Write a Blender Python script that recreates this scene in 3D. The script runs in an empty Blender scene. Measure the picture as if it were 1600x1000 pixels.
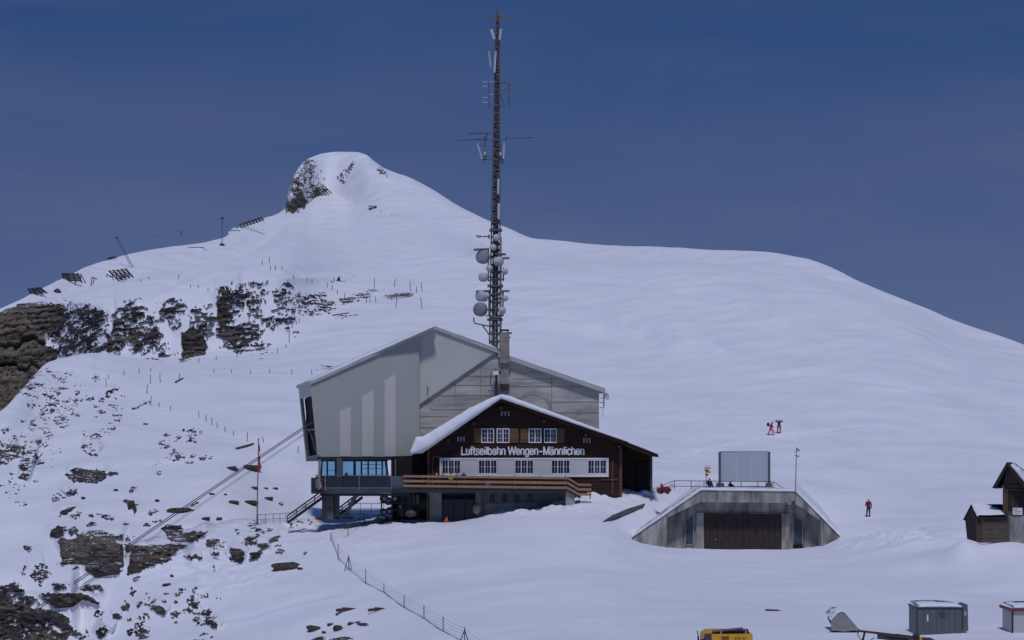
import bpy, math, random
import numpy as np
from mathutils import Vector, Matrix

random.seed(7)
SC = bpy.context.scene
COL = SC.collection
R = math.radians

# ------------------------------------------------------------------ camera, sky, sun, exposure
F = 3000.0            # focal length in photograph pixels (1600 wide)
HZ = 690.0            # height of the horizon in the photograph
ROLL = R(0.5)
cam = bpy.data.cameras.new('camera')
cam.sensor_width = 36.0
cam.lens = 36.0 * F / 1600.0
cam.shift_y = (HZ - 500.0) / 1600.0
cam.clip_start = 0.5
cam.clip_end = 20000.0
cam_ob = bpy.data.objects.new('camera', cam)
cam_ob.rotation_euler = (R(90), -ROLL, 0)
COL.objects.link(cam_ob)
SC.camera = cam_ob

SUN_EL, SUN_AZ = R(60), R(182)      # azimuth clockwise from +Y: the sun stands behind the camera, to the right
SUN_DIR = Vector((math.sin(SUN_AZ) * math.cos(SUN_EL), math.cos(SUN_AZ) * math.cos(SUN_EL), math.sin(SUN_EL)))
sun = bpy.data.lights.new('sun', 'SUN')
sun.energy = 2.0
sun.angle = R(7)
sun.color = (1.0, 0.965, 0.97)
sun_ob = bpy.data.objects.new('sun', sun)
sun_ob.rotation_euler = SUN_DIR.to_track_quat('Z', 'Y').to_euler()
COL.objects.link(sun_ob)

world = bpy.data.worlds.new('World')
SC.world = world
world.use_nodes = True
wt = world.node_tree
wt.nodes.clear()
wn, wl = wt.nodes.new, wt.links.new
geo = wn('ShaderNodeTexCoord')
# thin air at altitude: the deep blue of the upper sky reaches down towards the horizon
vm = wn('ShaderNodeVectorMath'); vm.operation = 'MULTIPLY'; vm.inputs[1].default_value = (1, 1, 2.4)
va = wn('ShaderNodeVectorMath'); va.operation = 'ADD'; va.inputs[1].default_value = (0, 0, 0.30)
vn = wn('ShaderNodeVectorMath'); vn.operation = 'NORMALIZE'
wl(geo.outputs['Generated'], vm.inputs[0]); wl(vm.outputs[0], va.inputs[0]); wl(va.outputs[0], vn.inputs[0])
sky = wn('ShaderNodeTexSky')
sky.sky_type = 'NISHITA'
sky.sun_disc = False
sky.sun_elevation = SUN_EL
sky.sun_rotation = SUN_AZ
sky.altitude = 2200
sky.air_density = 1.0
sky.dust_density = 0.0
sky.ozone_density = 9.0
wl(vn.outputs[0], sky.inputs[0])
hs = wn('ShaderNodeHueSaturation'); hs.inputs['Saturation'].default_value = 1.14      # the dark blue of thin mountain air
wl(sky.outputs[0], hs.inputs['Color'])
# veil of high thin cloud, streaky
nz = wn('ShaderNodeTexNoise'); nz.inputs['Scale'].default_value = 2.2; nz.inputs['Detail'].default_value = 6
nz.inputs['Roughness'].default_value = 0.55; nz.inputs['Distortion'].default_value = 0.6
mpg = wn('ShaderNodeMapping'); mpg.inputs['Scale'].default_value = (1.6, 1.6, 7.0); mpg.inputs['Rotation'].default_value = (0, R(12), 0)
wl(geo.outputs['Generated'], mpg.inputs[0]); wl(mpg.outputs[0], nz.inputs['Vector'])
mr = wn('ShaderNodeMapRange'); mr.inputs['From Min'].default_value = 0.38; mr.inputs['From Max'].default_value = 0.75
mr.inputs['To Min'].default_value = 0.0; mr.inputs['To Max'].default_value = 0.22
wl(nz.outputs['Fac'], mr.inputs['Value'])
mx = wn('ShaderNodeMixRGB'); mx.blend_type = 'MIX'
mx.inputs['Color2'].default_value = (1.85, 2.0, 2.9, 1)
# more of it low down, where the line of sight through the veil is longest
sz_ = wn('ShaderNodeSeparateXYZ'); wl(geo.outputs['Generated'], sz_.inputs[0])
mh = wn('ShaderNodeMapRange'); mh.inputs['From Min'].default_value = 0.0; mh.inputs['From Max'].default_value = 0.26
mh.inputs['To Min'].default_value = 0.60; mh.inputs['To Max'].default_value = 0.0
wl(sz_.outputs['Z'], mh.inputs['Value'])
ma = wn('ShaderNodeMath'); ma.operation = 'ADD'; wl(mr.outputs[0], ma.inputs[0]); wl(mh.outputs[0], ma.inputs[1])
wl(ma.outputs[0], mx.inputs['Fac']); wl(hs.outputs[0], mx.inputs['Color1'])
bg = wn('ShaderNodeBackground'); bg.inputs['Strength'].default_value = 0.098
wo = wn('ShaderNodeOutputWorld')
wl(mx.outputs[0], bg.inputs['Color']); wl(bg.outputs[0], wo.inputs['Surface'])

vs = SC.view_settings
vs.view_transform = 'Standard'
vs.look = 'None'
vs.gamma = 1.0
vs.exposure = -0.33
vs.use_curve_mapping = False
# the camera's own white balance: the photograph is balanced cold, as its white paint and snow show
vs.use_white_balance = True
vs.white_balance_temperature = 6080
vs.white_balance_tint = 15

# ------------------------------------------------------------------ surveying: photograph point + distance -> place
CR, SR = math.cos(ROLL), math.sin(ROLL)
def uv(px, py):
    dx, dy = px - 800.0, py - HZ
    return dx * CR + dy * SR, -dx * SR + dy * CR
def P(px, py, Y):
    u, v = uv(px, py)
    return Vector((u * Y / F, Y, -v * Y / F))
def PX(px, Y, py=HZ): return P(px, py, Y).x
def PZ(py, Y, px=800): return P(px, py, Y).z
def M(Y): return Y / F      # metres per photograph pixel at that distance

# ------------------------------------------------------------------ materials
MATS = {}
def mat(name, col, rough=0.7, var=0.25, scale=1.0, stretch=(1, 1, 1), bump=0.0, metal=0.0, col2=None, spec=0.3, detail=5, contrast=(0.3, 0.7)):
    if name in MATS: return MATS[name]
    m = bpy.data.materials.new(name); m.use_nodes = True
    t = m.node_tree; b = t.nodes['Principled BSDF']
    b.inputs['Roughness'].default_value = rough
    b.inputs['Metallic'].default_value = metal
    b.inputs['Specular IOR Level'].default_value = spec
    tc = t.nodes.new('ShaderNodeTexCoord'); mp = t.nodes.new('ShaderNodeMapping')
    mp.inputs['Scale'].default_value = [scale * s for s in stretch]
    n = t.nodes.new('ShaderNodeTexNoise'); n.inputs['Scale'].default_value = 1.0; n.inputs['Detail'].default_value = detail
    n.inputs['Roughness'].default_value = 0.62
    r = t.nodes.new('ShaderNodeValToRGB')
    r.color_ramp.elements[0].position, r.color_ramp.elements[1].position = contrast
    c2 = col2 or [c * (1 - var) for c in col]
    r.color_ramp.elements[0].color = (*c2, 1)
    r.color_ramp.elements[1].color = (*[min(1, c * (1 + (0 if col2 else var * 0.5))) for c in col], 1)
    L = t.links.new
    L(tc.outputs['Object'], mp.inputs[0]); L(mp.outputs[0], n.inputs['Vector']); L(n.outputs['Fac'], r.inputs['Fac'])
    L(r.outputs[0], b.inputs['Base Color'])
    if bump:
        bp = t.nodes.new('ShaderNodeBump'); bp.inputs['Strength'].default_value = bump; bp.inputs['Distance'].default_value = 0.05
        L(n.outputs['Fac'], bp.inputs['Height']); L(bp.outputs[0], b.inputs['Normal'])
    MATS[name] = m
    return m

def glass_mat(name, col, rough=0.08, trans=0.0, alpha=1.0):
    m = mat(name, col, rough=rough, var=0.3, scale=0.8, spec=0.6)
    b = m.node_tree.nodes['Principled BSDF']
    b.inputs['Transmission Weight'].default_value = trans
    b.inputs['Alpha'].default_value = alpha
    return m

# ------------------------------------------------------------------ mesh building
class MB:
    def __init__(s): s.v = []; s.f = []; s.m = []; s.cut = []
    def add(s, vs_, fs, mi=0):
        o = len(s.v); s.cut.append((o, len(s.f))); s.v += [tuple(v) for v in vs_]
        s.f += [tuple(i + o for i in f) for f in fs]; s.m += [mi] * len(fs); return s
    def box(s, a, b, mi=0):
        x0, x1 = sorted((a[0], b[0])); y0, y1 = sorted((a[1], b[1])); z0, z1 = sorted((a[2], b[2]))
        return s.add([(x0,y0,z0),(x1,y0,z0),(x1,y1,z0),(x0,y1,z0),(x0,y0,z1),(x1,y0,z1),(x1,y1,z1),(x0,y1,z1)],
                     [(0,3,2,1),(4,5,6,7),(0,1,5,4),(1,2,6,5),(2,3,7,6),(3,0,4,7)], mi)
    def prism(s, pts, vec, mi=0):
        """closed polygon of 3D points swept along vec"""
        n = len(pts); pts = [Vector(p) for p in pts]; vec = Vector(vec)
        vs_ = pts + [p + vec for p in pts]
        nrm = Vector((0, 0, 0))
        for i in range(n): nrm += pts[i].cross(pts[(i + 1) % n])
        fl = nrm.dot(vec) > 0
        fs = [tuple(range(n)), tuple(reversed(range(n, 2 * n)))]
        fs += [(i, i + n, (i + 1) % n + n, (i + 1) % n) for i in range(n)]
        if fl: fs = [tuple(reversed(f)) for f in fs]
        return s.add(vs_, fs, mi)
    def tube(s, a, b, r, r2=None, n=6, mi=0, cap=True):
        a, b = Vector(a), Vector(b); r2 = r if r2 is None else r2
        d = (b - a)
        if d.length < 1e-6: return s
        q = d.to_track_quat('Z', 'Y')
        vs_ = []
        for c, rr in ((a, r), (b, r2)):
            for i in range(n):
                t = 2 * math.pi * i / n
                vs_.append(c + q @ Vector((rr * math.cos(t), rr * math.sin(t), 0)))
        fs = [(i, (i + 1) % n, (i + 1) % n + n, i + n) for i in range(n)]
        if cap: fs += [tuple(reversed(range(n))), tuple(range(n, 2 * n))]
        return s.add(vs_, fs, mi)
    def path(s, pts, r, n=6, mi=0):
        for a, b in zip(pts[:-1], pts[1:]): s.tube(a, b, r, n=n, mi=mi)
        return s
    def bar(s, a, b, w, h, mi=0):
        """rectangular bar from a to b, width w (sideways) and height h"""
        a, b = Vector(a), Vector(b); d = (b - a).normalized()
        side = d.cross(Vector((0, 0, 1)))
        if side.length < 1e-3: side = Vector((1, 0, 0))
        side.normalize(); up = side.cross(d).normalized()
        c = [side * (w / 2) * i + up * (h / 2) * j for i, j in ((-1,-1),(1,-1),(1,1),(-1,1))]
        return s.add([a + k for k in c] + [b + k for k in c],
                     [(3,2,1,0),(4,5,6,7),(0,1,5,4),(1,2,6,5),(2,3,7,6),(3,0,4,7)], mi)
    def lathe(s, base, axis, prof, n=16, mi=0):
        """prof: (radius, distance along axis)"""
        base, axis = Vector(base), Vector(axis).normalized(); q = axis.to_track_quat('Z', 'Y')
        vs_ = []
        for r, h in prof:
            for i in range(n):
                t = 2 * math.pi * i / n
                vs_.append(base + q @ Vector((r * math.cos(t), r * math.sin(t), h)))
        fs = []
        for k in range(len(prof) - 1):
            for i in range(n):
                fs.append((k*n + i, k*n + (i+1) % n, (k+1)*n + (i+1) % n, (k+1)*n + i))
        fs.append(tuple(reversed(range(n)))); fs.append(tuple(range((len(prof)-1)*n, len(prof)*n)))
        return s.add(vs_, fs, mi)
    def mesh(s, name, mats, off=(0, 0, 0), smooth=False):
        me = bpy.data.meshes.new(name)
        ox, oy, oz = off
        me.from_pydata([(x - ox, y - oy, z - oz) for x, y, z in s.v], [], s.f)
        for m in (mats if isinstance(mats, (list, tuple)) else [mats]): me.materials.append(m)
        me.polygons.foreach_set('material_index', s.m)
        if smooth: me.polygons.foreach_set('use_smooth', [True] * len(me.polygons))
        me.update()
        return me
    def build(s, name, mats, parent=None, smooth=False, kind=None, label=None):
        off = OFF[parent.name] if parent else (0, 0, 0)
        o = bpy.data.objects.new(name, s.mesh(name, mats, off, smooth))
        COL.objects.link(o)
        OFF[o.name] = off
        if parent: o.parent = parent
        if kind: o['kind'] = kind
        if label: o['label'] = label
        return o
OFF = {}
def build_each(mb, name, mats, parent, **kw):
    """every piece of mb an object of its own"""
    out = []
    ends = mb.cut[1:] + [(len(mb.v), len(mb.f))]
    for (v0, f0), (v1, f1) in zip(mb.cut, ends):
        q = MB(); q.v = mb.v[v0:v1]; q.f = [tuple(i - v0 for i in f) for f in mb.f[f0:f1]]; q.m = mb.m[f0:f1]
        out.append(q.build(name, mats, parent, **kw))
    return out
def thing(name, label, cat, loc=(0, 0, 0), group=None):
    o = bpy.data.objects.new(name, None)
    o.empty_display_size = 0.3
    o.location = loc
    COL.objects.link(o)
    OFF[o.name] = tuple(loc)
    o['label'] = label; o['category'] = cat
    if group: o['group'] = group
    return o
def tag(o, label, cat, group=None, kind=None):
    o['label'] = label; o['category'] = cat
    if group: o['group'] = group
    if kind: o['kind'] = kind
    return o
def solo(mb, name, mats, label, cat, loc, group=None, smooth=False):
    """a thing that is one mesh, its origin at loc"""
    o = bpy.data.objects.new(name, mb.mesh(name, mats, loc, smooth))
    o.location = loc
    COL.objects.link(o); OFF[o.name] = tuple(loc)
    return tag(o, label, cat, group)
def copy_tree(o, parent=None):
    c = o.copy(); COL.objects.link(c)
    if parent: c.parent = parent
    for ch in list(o.children): copy_tree(ch, c)
    return c

# ------------------------------------------------------------------ noise (numpy)
def _hash(ix, iy, iz, seed):
    h = (ix * 374761393 + iy * 668265263 + iz * 2147483647 + seed * 1274126177) & 0xFFFFFFFF
    h = ((h ^ (h >> 13)) * 1274126177) & 0xFFFFFFFF
    h = ((h ^ (h >> 16)) * 2246822519) & 0xFFFFFFFF
    return ((h ^ (h >> 15)) & 0xFFFF) / 65535.0
def vnoise(x, y, z, seed=0):
    x, y, z = np.broadcast_arrays(x, y, z)
    fx, fy, fz = np.floor(x), np.floor(y), np.floor(z)
    ix, iy, iz = fx.astype(np.int64), fy.astype(np.int64), fz.astype(np.int64)
    tx, ty, tz = x - fx, y - fy, z - fz
    sx, sy, sz = [t * t * t * (t * (t * 6 - 15) + 10) for t in (tx, ty, tz)]
    out = 0
    for dx in (0, 1):
        wx = sx if dx else 1 - sx
        for dy in (0, 1):
            wy = sy if dy else 1 - sy
            for dz in (0, 1):
                wz = sz if dz else 1 - sz
                out = out + wx * wy * wz * _hash(ix + dx, iy + dy, iz + dz, seed)
    return out
def fbm(x, y, z, octv=4, seed=0, gain=0.5):
    s = 0; a = 1.0; t = 0
    for k in range(octv):
        s = s + a * vnoise(x, y, z, seed + k * 17); t += a; a *= gain
        x, y, z = x * 2.03 + 3.1, y * 2.03 + 1.7, z * 2.03 + 5.3
    return s / t
def sstep(a, b, x):
    t = np.clip((x - a) / (b - a), 0, 1); return t * t * (3 - 2 * t)
def pchip(xs, ys, x):
    """monotone cubic; xs (n,), ys (n,) -> values at x"""
    xs, ys = np.asarray(xs, float), np.asarray(ys, float)
    h = np.diff(xs); d = np.diff(ys) / h
    m = np.zeros_like(ys); m[0], m[-1] = d[0], d[-1]
    for i in range(1, len(xs) - 1):
        if d[i-1] * d[i] > 0:
            w1, w2 = 2 * h[i] + h[i-1], h[i] + 2 * h[i-1]
            m[i] = (w1 + w2) / (w1 / d[i-1] + w2 / d[i])
    k = np.clip(np.searchsorted(xs, x) - 1, 0, len(h) - 1)
    t = np.clip((x - xs[k]) / h[k], 0, 1)
    return ((2*t**3 - 3*t**2 + 1) * ys[k] + (t**3 - 2*t**2 + t) * h[k] * m[k] + (-2*t**3 + 3*t**2) * ys[k+1] + (t**3 - t**2) * h[k] * m[k+1])
# ------------------------------------------------------------------ the snow terrain
# per column: photograph height and distance of the ground at the frame's foot, fore slope, station front, station back,
# lower slope, bench crest, behind the crest, cliff foot, cliff top, skyline
TAB = {
 -170: [(1010,168),(900,178),(860,190),(820,200),(790,212),(735,230),(860,270),(760,360),(566,376),(556,390)],
 0:    [(1010,168),(900,178),(830,190),(770,203),(700,224),(641,245),(780,285),(680,370),(488,386),(482,400)],
 80:   [(1010,165),(900,176),(820,190),(745,210),(650,246),(566,285),(640,312),(600,372),(474,388),(450,430)],
 160:  [(1010,160),(890,174),(810,190),(730,212),(640,250),(552,300),(557,322),(553,352),(470,368),(407,500)],
 250:  [(1010,152),(890,172),(810,190),(740,210),(640,255),(577,292),(572,308),(562,345),(460,362),(389,540)],
 340:  [(1010,146),(900,168),(820,186),(745,207),(650,250),(590,285),(575,305),(552,345),(440,366),(376,600)],
 430:  [(1010,140),(920,160),(850,178),(776,208),(665,242),(590,285),(570,310),(545,345),(440,372),(338,690)],
 530:  [(1010,132),(930,152),(840,178),(790,213),(670,246),(590,285),(560,315),(515,352),(440,415),(238,740)],
 620:  [(1010,122),(922,148),(825,180),(795,213),(690,244),(600,285),(550,320),(490,368),(440,430),(272,730)],
 700:  [(1010,115),(920,142),(823,178),(797,208),(690,240),(600,285),(540,330),(470,390),(420,440),(312,700)],
 800:  [(1010,110),(900,145),(809,178),(778,200),(690,238),(600,285),(540,330),(470,390),(420,440),(362,620)],
 930:  [(1010,108),(895,145),(808,177),(768,188),(685,239),(600,285),(540,330),(470,380),(420,430),(382,555)],
 1000: [(1010,107),(905,143),(848,172),(770,189),(683,239),(600,285),(540,325),(470,370),(420,420),(386,530)],
 1060: [(1010,106),(915,141),(861,170),(763,196),(682,239),(600,284),(535,322),(465,368),(418,412),(389,500)],
 1200: [(1010,106),(912,142),(866,169),(757,200),(680,239),(600,280),(538,315),(475,352),(430,390),(392,455)],
 1330: [(1010,106),(915,141),(858,167),(776,196),(683,238),(600,275),(543,308),(497,335),(467,360),(433,420)],
 1420: [(1010,106),(920,140),(848,164),(790,192),(692,236),(610,272),(560,302),(520,325),(496,350),(471,405)],
 1500: [(1010,105),(925,138),(852,158),(800,185),(705,230),(635,265),(590,295),(558,320),(535,345),(503,390)],
 1600: [(1010,105),(930,136),(862,150),(812,180),(720,226),(655,260),(615,285),(588,308),(566,332),(539,372)],
 1770: [(1010,104),(935,135),(880,148),(830,176),(740,224),(690,255),(665,280),(645,300),(625,322),(608,352)],
}
SKYLINE = [(-170,556),(0,482),(30,468),(70,448),(110,430),(150,412),(200,399),(260,389),(320,383),(345,376),(380,355),(410,345),(446,327),
           (449,308),(455,286),(463,268),(476,252),(490,244),(506,239),(530,237),(556,238),(572,243),(585,254),(600,265),(620,274),
           (640,281),(660,291),(680,302),(700,315),(720,327),(740,336),(780,353),(800,360),(835,374),(880,378),(940,384),(1000,386),
           (1060,388),(1120,391),(1180,393),(1220,397),(1260,405),(1290,416),(1315,427),(1340,440),(1368,452),(1420,473),(1482,498),
           (1540,519),(1600,540),(1770,608)]
KNOB = [(-170,565),(0,490),(80,462),(160,440),(250,425),(340,408),(380,398),(410,382),(440,355),(456,336),(480,317),(515,302),(545,318),(600,330),(660,345),(720,365),(800,395),
        (930,402),(1060,404),(1200,412),(1330,450),(1420,484),(1500,519),(1600,553),(1770,617)]

def build_terrain():
    du = 1.5
    U = np.arange(-960, 962, du)
    nU = len(U)
    pxs = sorted(TAB)
    def curve(pts):          # photograph curve (px, py) -> v over U
        a = sorted(uv(px, py) for px, py in pts)
        return pchip([p[0] for p in a], [p[1] for p in a], U)
    nodesY, nodesV = [], []
    for k in range(10):
        pts = [(px, TAB[px][k][0]) for px in pxs]
        a = sorted((uv(px, TAB[px][k][0])[0], TAB[px][k][1]) for px in pxs)
        Yk = pchip([p[0] for p in a], [p[1] for p in a], U)
        vk = curve(SKYLINE if k == 9 else pts)
        if k == 9:           # the knob's foot goes in before the skyline
            vkn = np.minimum(curve(KNOB), nodesV[-1] - 1.0)
            vkn = np.maximum(vkn, vk + 1.0)
            w = np.exp(-((U + 300) / 75.0) ** 2)
            Ykn = nodesY[-1] * 0.35 + Yk * 0.65
            Ykn = Ykn * (1 - w) + (Yk - 22) * w
            nodesY.append(Ykn); nodesV.append(vkn)
        nodesY.append(Yk); nodesV.append(vk)
    nodesY = np.array(nodesY); nodesV = np.array(nodesV)
    nodesZ = -nodesV * nodesY / F
    near = [(6.0, -11.6), (60.0, -11.3)]
    Ys = [np.full(nU, a) for a, _ in near] + list(nodesY)
    Zs = [np.full(nU, b) for _, b in near] + list(nodesZ)
    Ys += [nodesY[-1] + 25, nodesY[-1] + 90, nodesY[-1] + 600, nodesY[-1] + 3500]
    Zs += [nodesZ[-1] - 4, nodesZ[-1] - 35, nodesZ[-1] - 330, nodesZ[-1] - 1500]
    Ys, Zs = np.array(Ys), np.array(Zs)
    cnt = [6, 30, 95, 70, 100, 80, 70, 36, 40, 95, 45, 95, 12, 10, 8, 6]
    # monotone cubic Z(Y) along every column
    h = np.diff(Ys, axis=0); d = np.diff(Zs, axis=0) / h
    m = np.zeros_like(Ys); m[0], m[-1] = d[0], d[-1]
    for i in range(1, len(Ys) - 1):
        ok = d[i-1] * d[i] > 0
        w1, w2 = 2 * h[i] + h[i-1], h[i] + 2 * h[i-1]
        with np.errstate(divide='ignore', invalid='ignore'):
            m[i] = np.where(ok, (w1 + w2) / (w1 / d[i-1] + w2 / d[i]), 0)
    ker = np.exp(-(np.arange(-60, 61) / 22.0) ** 2); ker /= ker.sum()
    for i in (11, 10):      # no creases below the knob
        m[i] = np.convolve(np.pad(m[i], 60, mode='edge'), ker, mode='valid')
    YY, ZZ = [], []
    for k, n in enumerate(cnt):
        for j in range(n):
            t = j / n
            YY.append(Ys[k] + t * h[k])
            ZZ.append((2*t**3-3*t**2+1)*Zs[k] + (t**3-2*t**2+t)*h[k]*m[k] + (-2*t**3+3*t**2)*Zs[k+1] + (t**3-t**2)*h[k]*m[k+1])
    YY.append(Ys[-1]); ZZ.append(Zs[-1])
    Y = np.array(YY); Z = np.array(ZZ); X = U[None, :] * Y / F
    rsky = sum(cnt[:12])
    def proj(X, Y, Z):
        x, y = X * F / Y, -Z * F / Y
        return 800 + x * CR - y * SR, HZ + x * SR + y * CR
    # --- the mound over the garage portal
    px, py = proj(X, Y, Z)
    top_pts = [(985,842),(1043,802),(1095,766),(1243,768),(1282,805),(1312,838)]
    ytop = np.interp(px, [p[0] for p in top_pts], [p[1] for p in top_pts], left=2000, right=2000)
    Zt = -((ytop - HZ) - (px - 800) * SR) * 175.0 / F + 0.16
    gate = (px > 985.5) & (px < 1311.5) & (Y > 176.95) & (Y < 215)
    slopey = np.clip((Y - 177) / 30, 0, 1) * 0.25
    Z = np.where(gate, np.maximum(Z, Zt + slopey), Z)
    flat = (px > 987) & (px < 1310.5) & (Y > 172) & (Y <= 176.95)
    Zf = -9.72 + 0.95 * np.exp(-((px - 978) / 34) ** 2) + 1.1 * np.exp(-((px - 1318) / 30) ** 2)
    Z = np.where(flat, np.minimum(Z, Zf), Z)
    def bank(cx, cy_, sx, sy, h):
        nonlocal Z
        c = P(cx, 845, cy_)
        Z = Z + h * np.exp(-((X - c.x) / sx) ** 2 - ((Y - cy_) / sy) ** 2)
    bank(1545, 149, 2.6, 2.2, 0.85); bank(1503, 148.5, 1.4, 2.6, 1.15); bank(1597, 149.5, 1.6, 2.0, 0.35); bank(1470, 152, 3.0, 4.0, 0.5); bank(1432, 160, 3.5, 2.0, 0.5)
    Z0 = Z.copy()
    # --- relief of the snow
    far = sstep(15, 60, Y)
    Z = Z + (fbm(X / 26, Y / 26, 0 * X, 3, 1) - 0.5) * 0.8 * far * sstep(90, 150, Y) * (1 - 0.75 * ((Y > 170) & (Y < 215)))
    Z = Z + (fbm(X / 6.5, Y / 7.5, 0 * X, 3, 5) - 0.5) * 0.12 * far
    Z = Z + (fbm(X / 1.9 + 0.2 * Y, Y / 1.2, 0 * X, 3, 9) - 0.5) * 0.05 * far
    # trodden, lumpy snow round the station
    lump = np.zeros_like(Z)
    for cx, cy, rx, ry, amp in [(800,792,150,12,.5),(930,772,110,9,.45),(1000,770,40,6,.35),(600,815,70,12,.5),(480,822,50,14,.5),
                                (1420,842,60,16,.6),(1330,850,40,10,.4),(1520,838,50,16,.5),(1035,772,40,8,.3),(560,845,60,14,.25),(330,870,120,60,.35)]:
        lump = np.maximum(lump, amp * np.exp(-((px - cx) / rx) ** 2 - ((py - cy) / ry) ** 2))
    Z = Z + lump * (fbm(X / 1.1, Y / 1.1, 0 * X, 3, 21) - 0.42) * 2.0
    # paths and terraces trodden or groomed into the slope
    def groove(pts, w, dep, bank=0.4):
        nonlocal Z
        xs, ys = [p[0] for p in pts], [p[1] for p in pts]
        yc = np.interp(px, xs, ys, left=-999, right=-999)
        ends = sstep(xs[0], xs[0] + 40, px) * (1 - sstep(xs[-1] - 60, xs[-1], px))
        t = (py - yc) / w
        foot = 0.35 + 1.3 * vnoise(X / 0.55, Y / 0.55, 0 * X, 77) if w < 3 else 1.0
        Z = Z + np.where(yc > 0, ends * foot * dep * (-np.exp(-t * t) + bank * np.exp(-((t - 1.8) / 0.8) ** 2)), 0) * (Y / 200)
    groove([(1030,716),(1100,704),(1160,690),(1200,683),(1260,676),(1330,668),(1420,661)], 2.2, 0.46)
    groove([(792,486),(900,499),(1000,512),(1110,530),(1160,540)], 8, 0.8, 1.0)
    groove([(240,437),(330,445),(420,430),(520,421),(640,410),(740,395),(800,392)], 7, 0.7, 0.8)
    groove([(1330,838),(1380,836),(1410,832),(1446,824)], 2.4, 0.55, 0.5)
    groove([(250,905),(290,897),(330,905),(370,908)], 2.5, 0.22)
    groove([(330,975),(400,962),(470,940),(560,920)], 5, 0.3)
    groove([(820,430),(980,440),(1140,470),(1300,540)], 6, 0.35)
    groove([(1130,600),(1250,585),(1400,600),(1500,622)], 5, 0.3)
    # --- rock
    RK = []      # cx, cy, rx, ry, angle, density, Ymin, Ymax
    def rk(cx, cy, rx, ry, ang=0, den=0.6, y0=0, y1=9e3): RK.append((cx, cy, rx, ry, ang, den, y0, y1))
    # the great cliff at the left edge and the band of crags
    rk(70,495,32,22,0,1.3,310)
    rk(108,512,62,42,10,.83,310); rk(140,490,34,14,18,.95,310); rk(120,545,50,14,-4,.8,310)
    rk(188,520,14,36,8,.95,310); rk(205,492,26,28,0,.74,310); rk(225,525,30,26,-20,.9,310); rk(268,488,26,22,0,.72,310); rk(250,548,28,14,0,.55,310)
    rk(318,505,22,30,0,.7,310); rk(350,488,16,50,6,1.0,310); rk(385,465,28,26,0,.72,310); rk(372,525,34,26,-12,.92,310)
    rk(400,495,26,24,0,.6,310); rk(440,470,16,32,12,.74,310); rk(435,503,30,7,-14,.85,310); rk(485,472,20,8,8,.85,310); rk(480,484,26,10,8,.55,310)
    rk(558,464,32,7,-20,.95,310); rk(512,481,14,9,-10,.7,310); rk(622,462,26,4.5,-6,1.1,310); rk(535,436,28,5,-6,.6,310); rk(405,440,14,7,0,.6,310); rk(447,444,6,5,0,.9,310)
    rk(405,543,22,14,0,.6,290); rk(540,494,16,3,-14,.8,310); rk(410,430,8,4,0,.5,310)
    rk(508,575,22,6,-8,.75)
    # summit knob
    rk(478,268,20,20,-40,.62,560); rk(462,300,15,30,0,.80,560); rk(482,296,26,20,0,.72,560); rk(462,318,17,14,-30,1.5,560); rk(492,302,16,10,-20,.9,560)
    rk(545,262,6,14,22,.72,560); rk(536,276,8,9,30,.6,560); rk(596,268,12,5,40,.85,560); rk(603,272,6,3,40,.8,560)
    rk(580,325,9,4,-20,.9,400); rk(594,330,7,2.5,0,.9,400); rk(616,337,10,2.5,14,.9,400)
    # steep snow face below the crest, left
    rk(52,592,24,20,20,.72,0,300); rk(76,582,10,8,0,.6,0,300); rk(45,610,16,8,-20,.8,0,300); rk(95,596,26,18,-30,.66,0,300); rk(82,634,18,28,-8,.85,0,300); rk(108,634,30,6,-26,.85,0,300)
    rk(70,645,22,30,8,.5,0,300); rk(50,668,16,12,0,.7,0,300); rk(72,668,10,22,0,.66,0,300); rk(100,656,8,16,0,.75,0,300); rk(30,693,20,16,-30,.92,0,300); rk(10,713,18,12,-20,1.0,0,300)
    rk(46,715,20,16,-40,.75,0,300); rk(40,735,9,22,14,1.1,0,300); rk(85,700,10,22,0,.55,0,300); rk(12,760,20,14,20,.62,0,300); rk(120,600,22,6,-10,.6,0,300); rk(62,690,30,10,-10,.6,0,300)
    rk(165,618,16,6,-30,.95,0,300); rk(175,612,14,4,-20,.8,0,300); rk(178,642,13,22,-6,.66,0,300); rk(172,668,8,14,0,.75,0,300); rk(220,633,18,3,-24,1.1,0,300); rk(152,686,8,9,-40,.85,0,300); rk(195,618,8,3,-20,.6,0,300)
    rk(140,702,13,9,30,.95,0,300); rk(112,766,8,9,-60,1.0,0,300); rk(88,772,8,6,0,.6,0,300)
    rk(258,686,12,11,-30,.8,0,300); rk(276,684,8,6,0,.8,0,300); rk(303,682,16,12,10,.85,0,300); rk(298,672,8,3,-20,1,0,300); rk(298,716,18,8,-4,.75,0,300); rk(315,716,5,4,0,1.1,0,300)
    rk(118,742,12,10,0,1.2,0,300)
    # lower crags
    rk(160,808,22,5,10,.6); rk(150,838,46,10,8,.85)

    rk(200,848,8,20,10,.7)

    rk(62,898,14,18,-20,1.0); rk(16,918,18,12,24,1.2)
    rk(98,915,16,7,4,1.0); rk(80,935,18,10,0,1.0)
    rk(235,938,14,14,0,.75); rk(248,953,12,8,30,1.1); rk(225,985,18,16,0,.85); rk(222,965,10,8,0,.7); rk(160,985,12,12,30,1.0); rk(155,960,10,6,0,.8); rk(182,962,8,5,0,1.0); rk(200,950,6,20,0,.7); rk(203,988,6,6,0,.9)
    rk(302,940,10,24,14,.92); rk(312,962,14,14,0,.8); rk(325,975,18,16,0,.66); rk(335,978,8,8,30,1.1); rk(318,996,20,8,0,.7); rk(125,990,14,14,0,.6)
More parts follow.
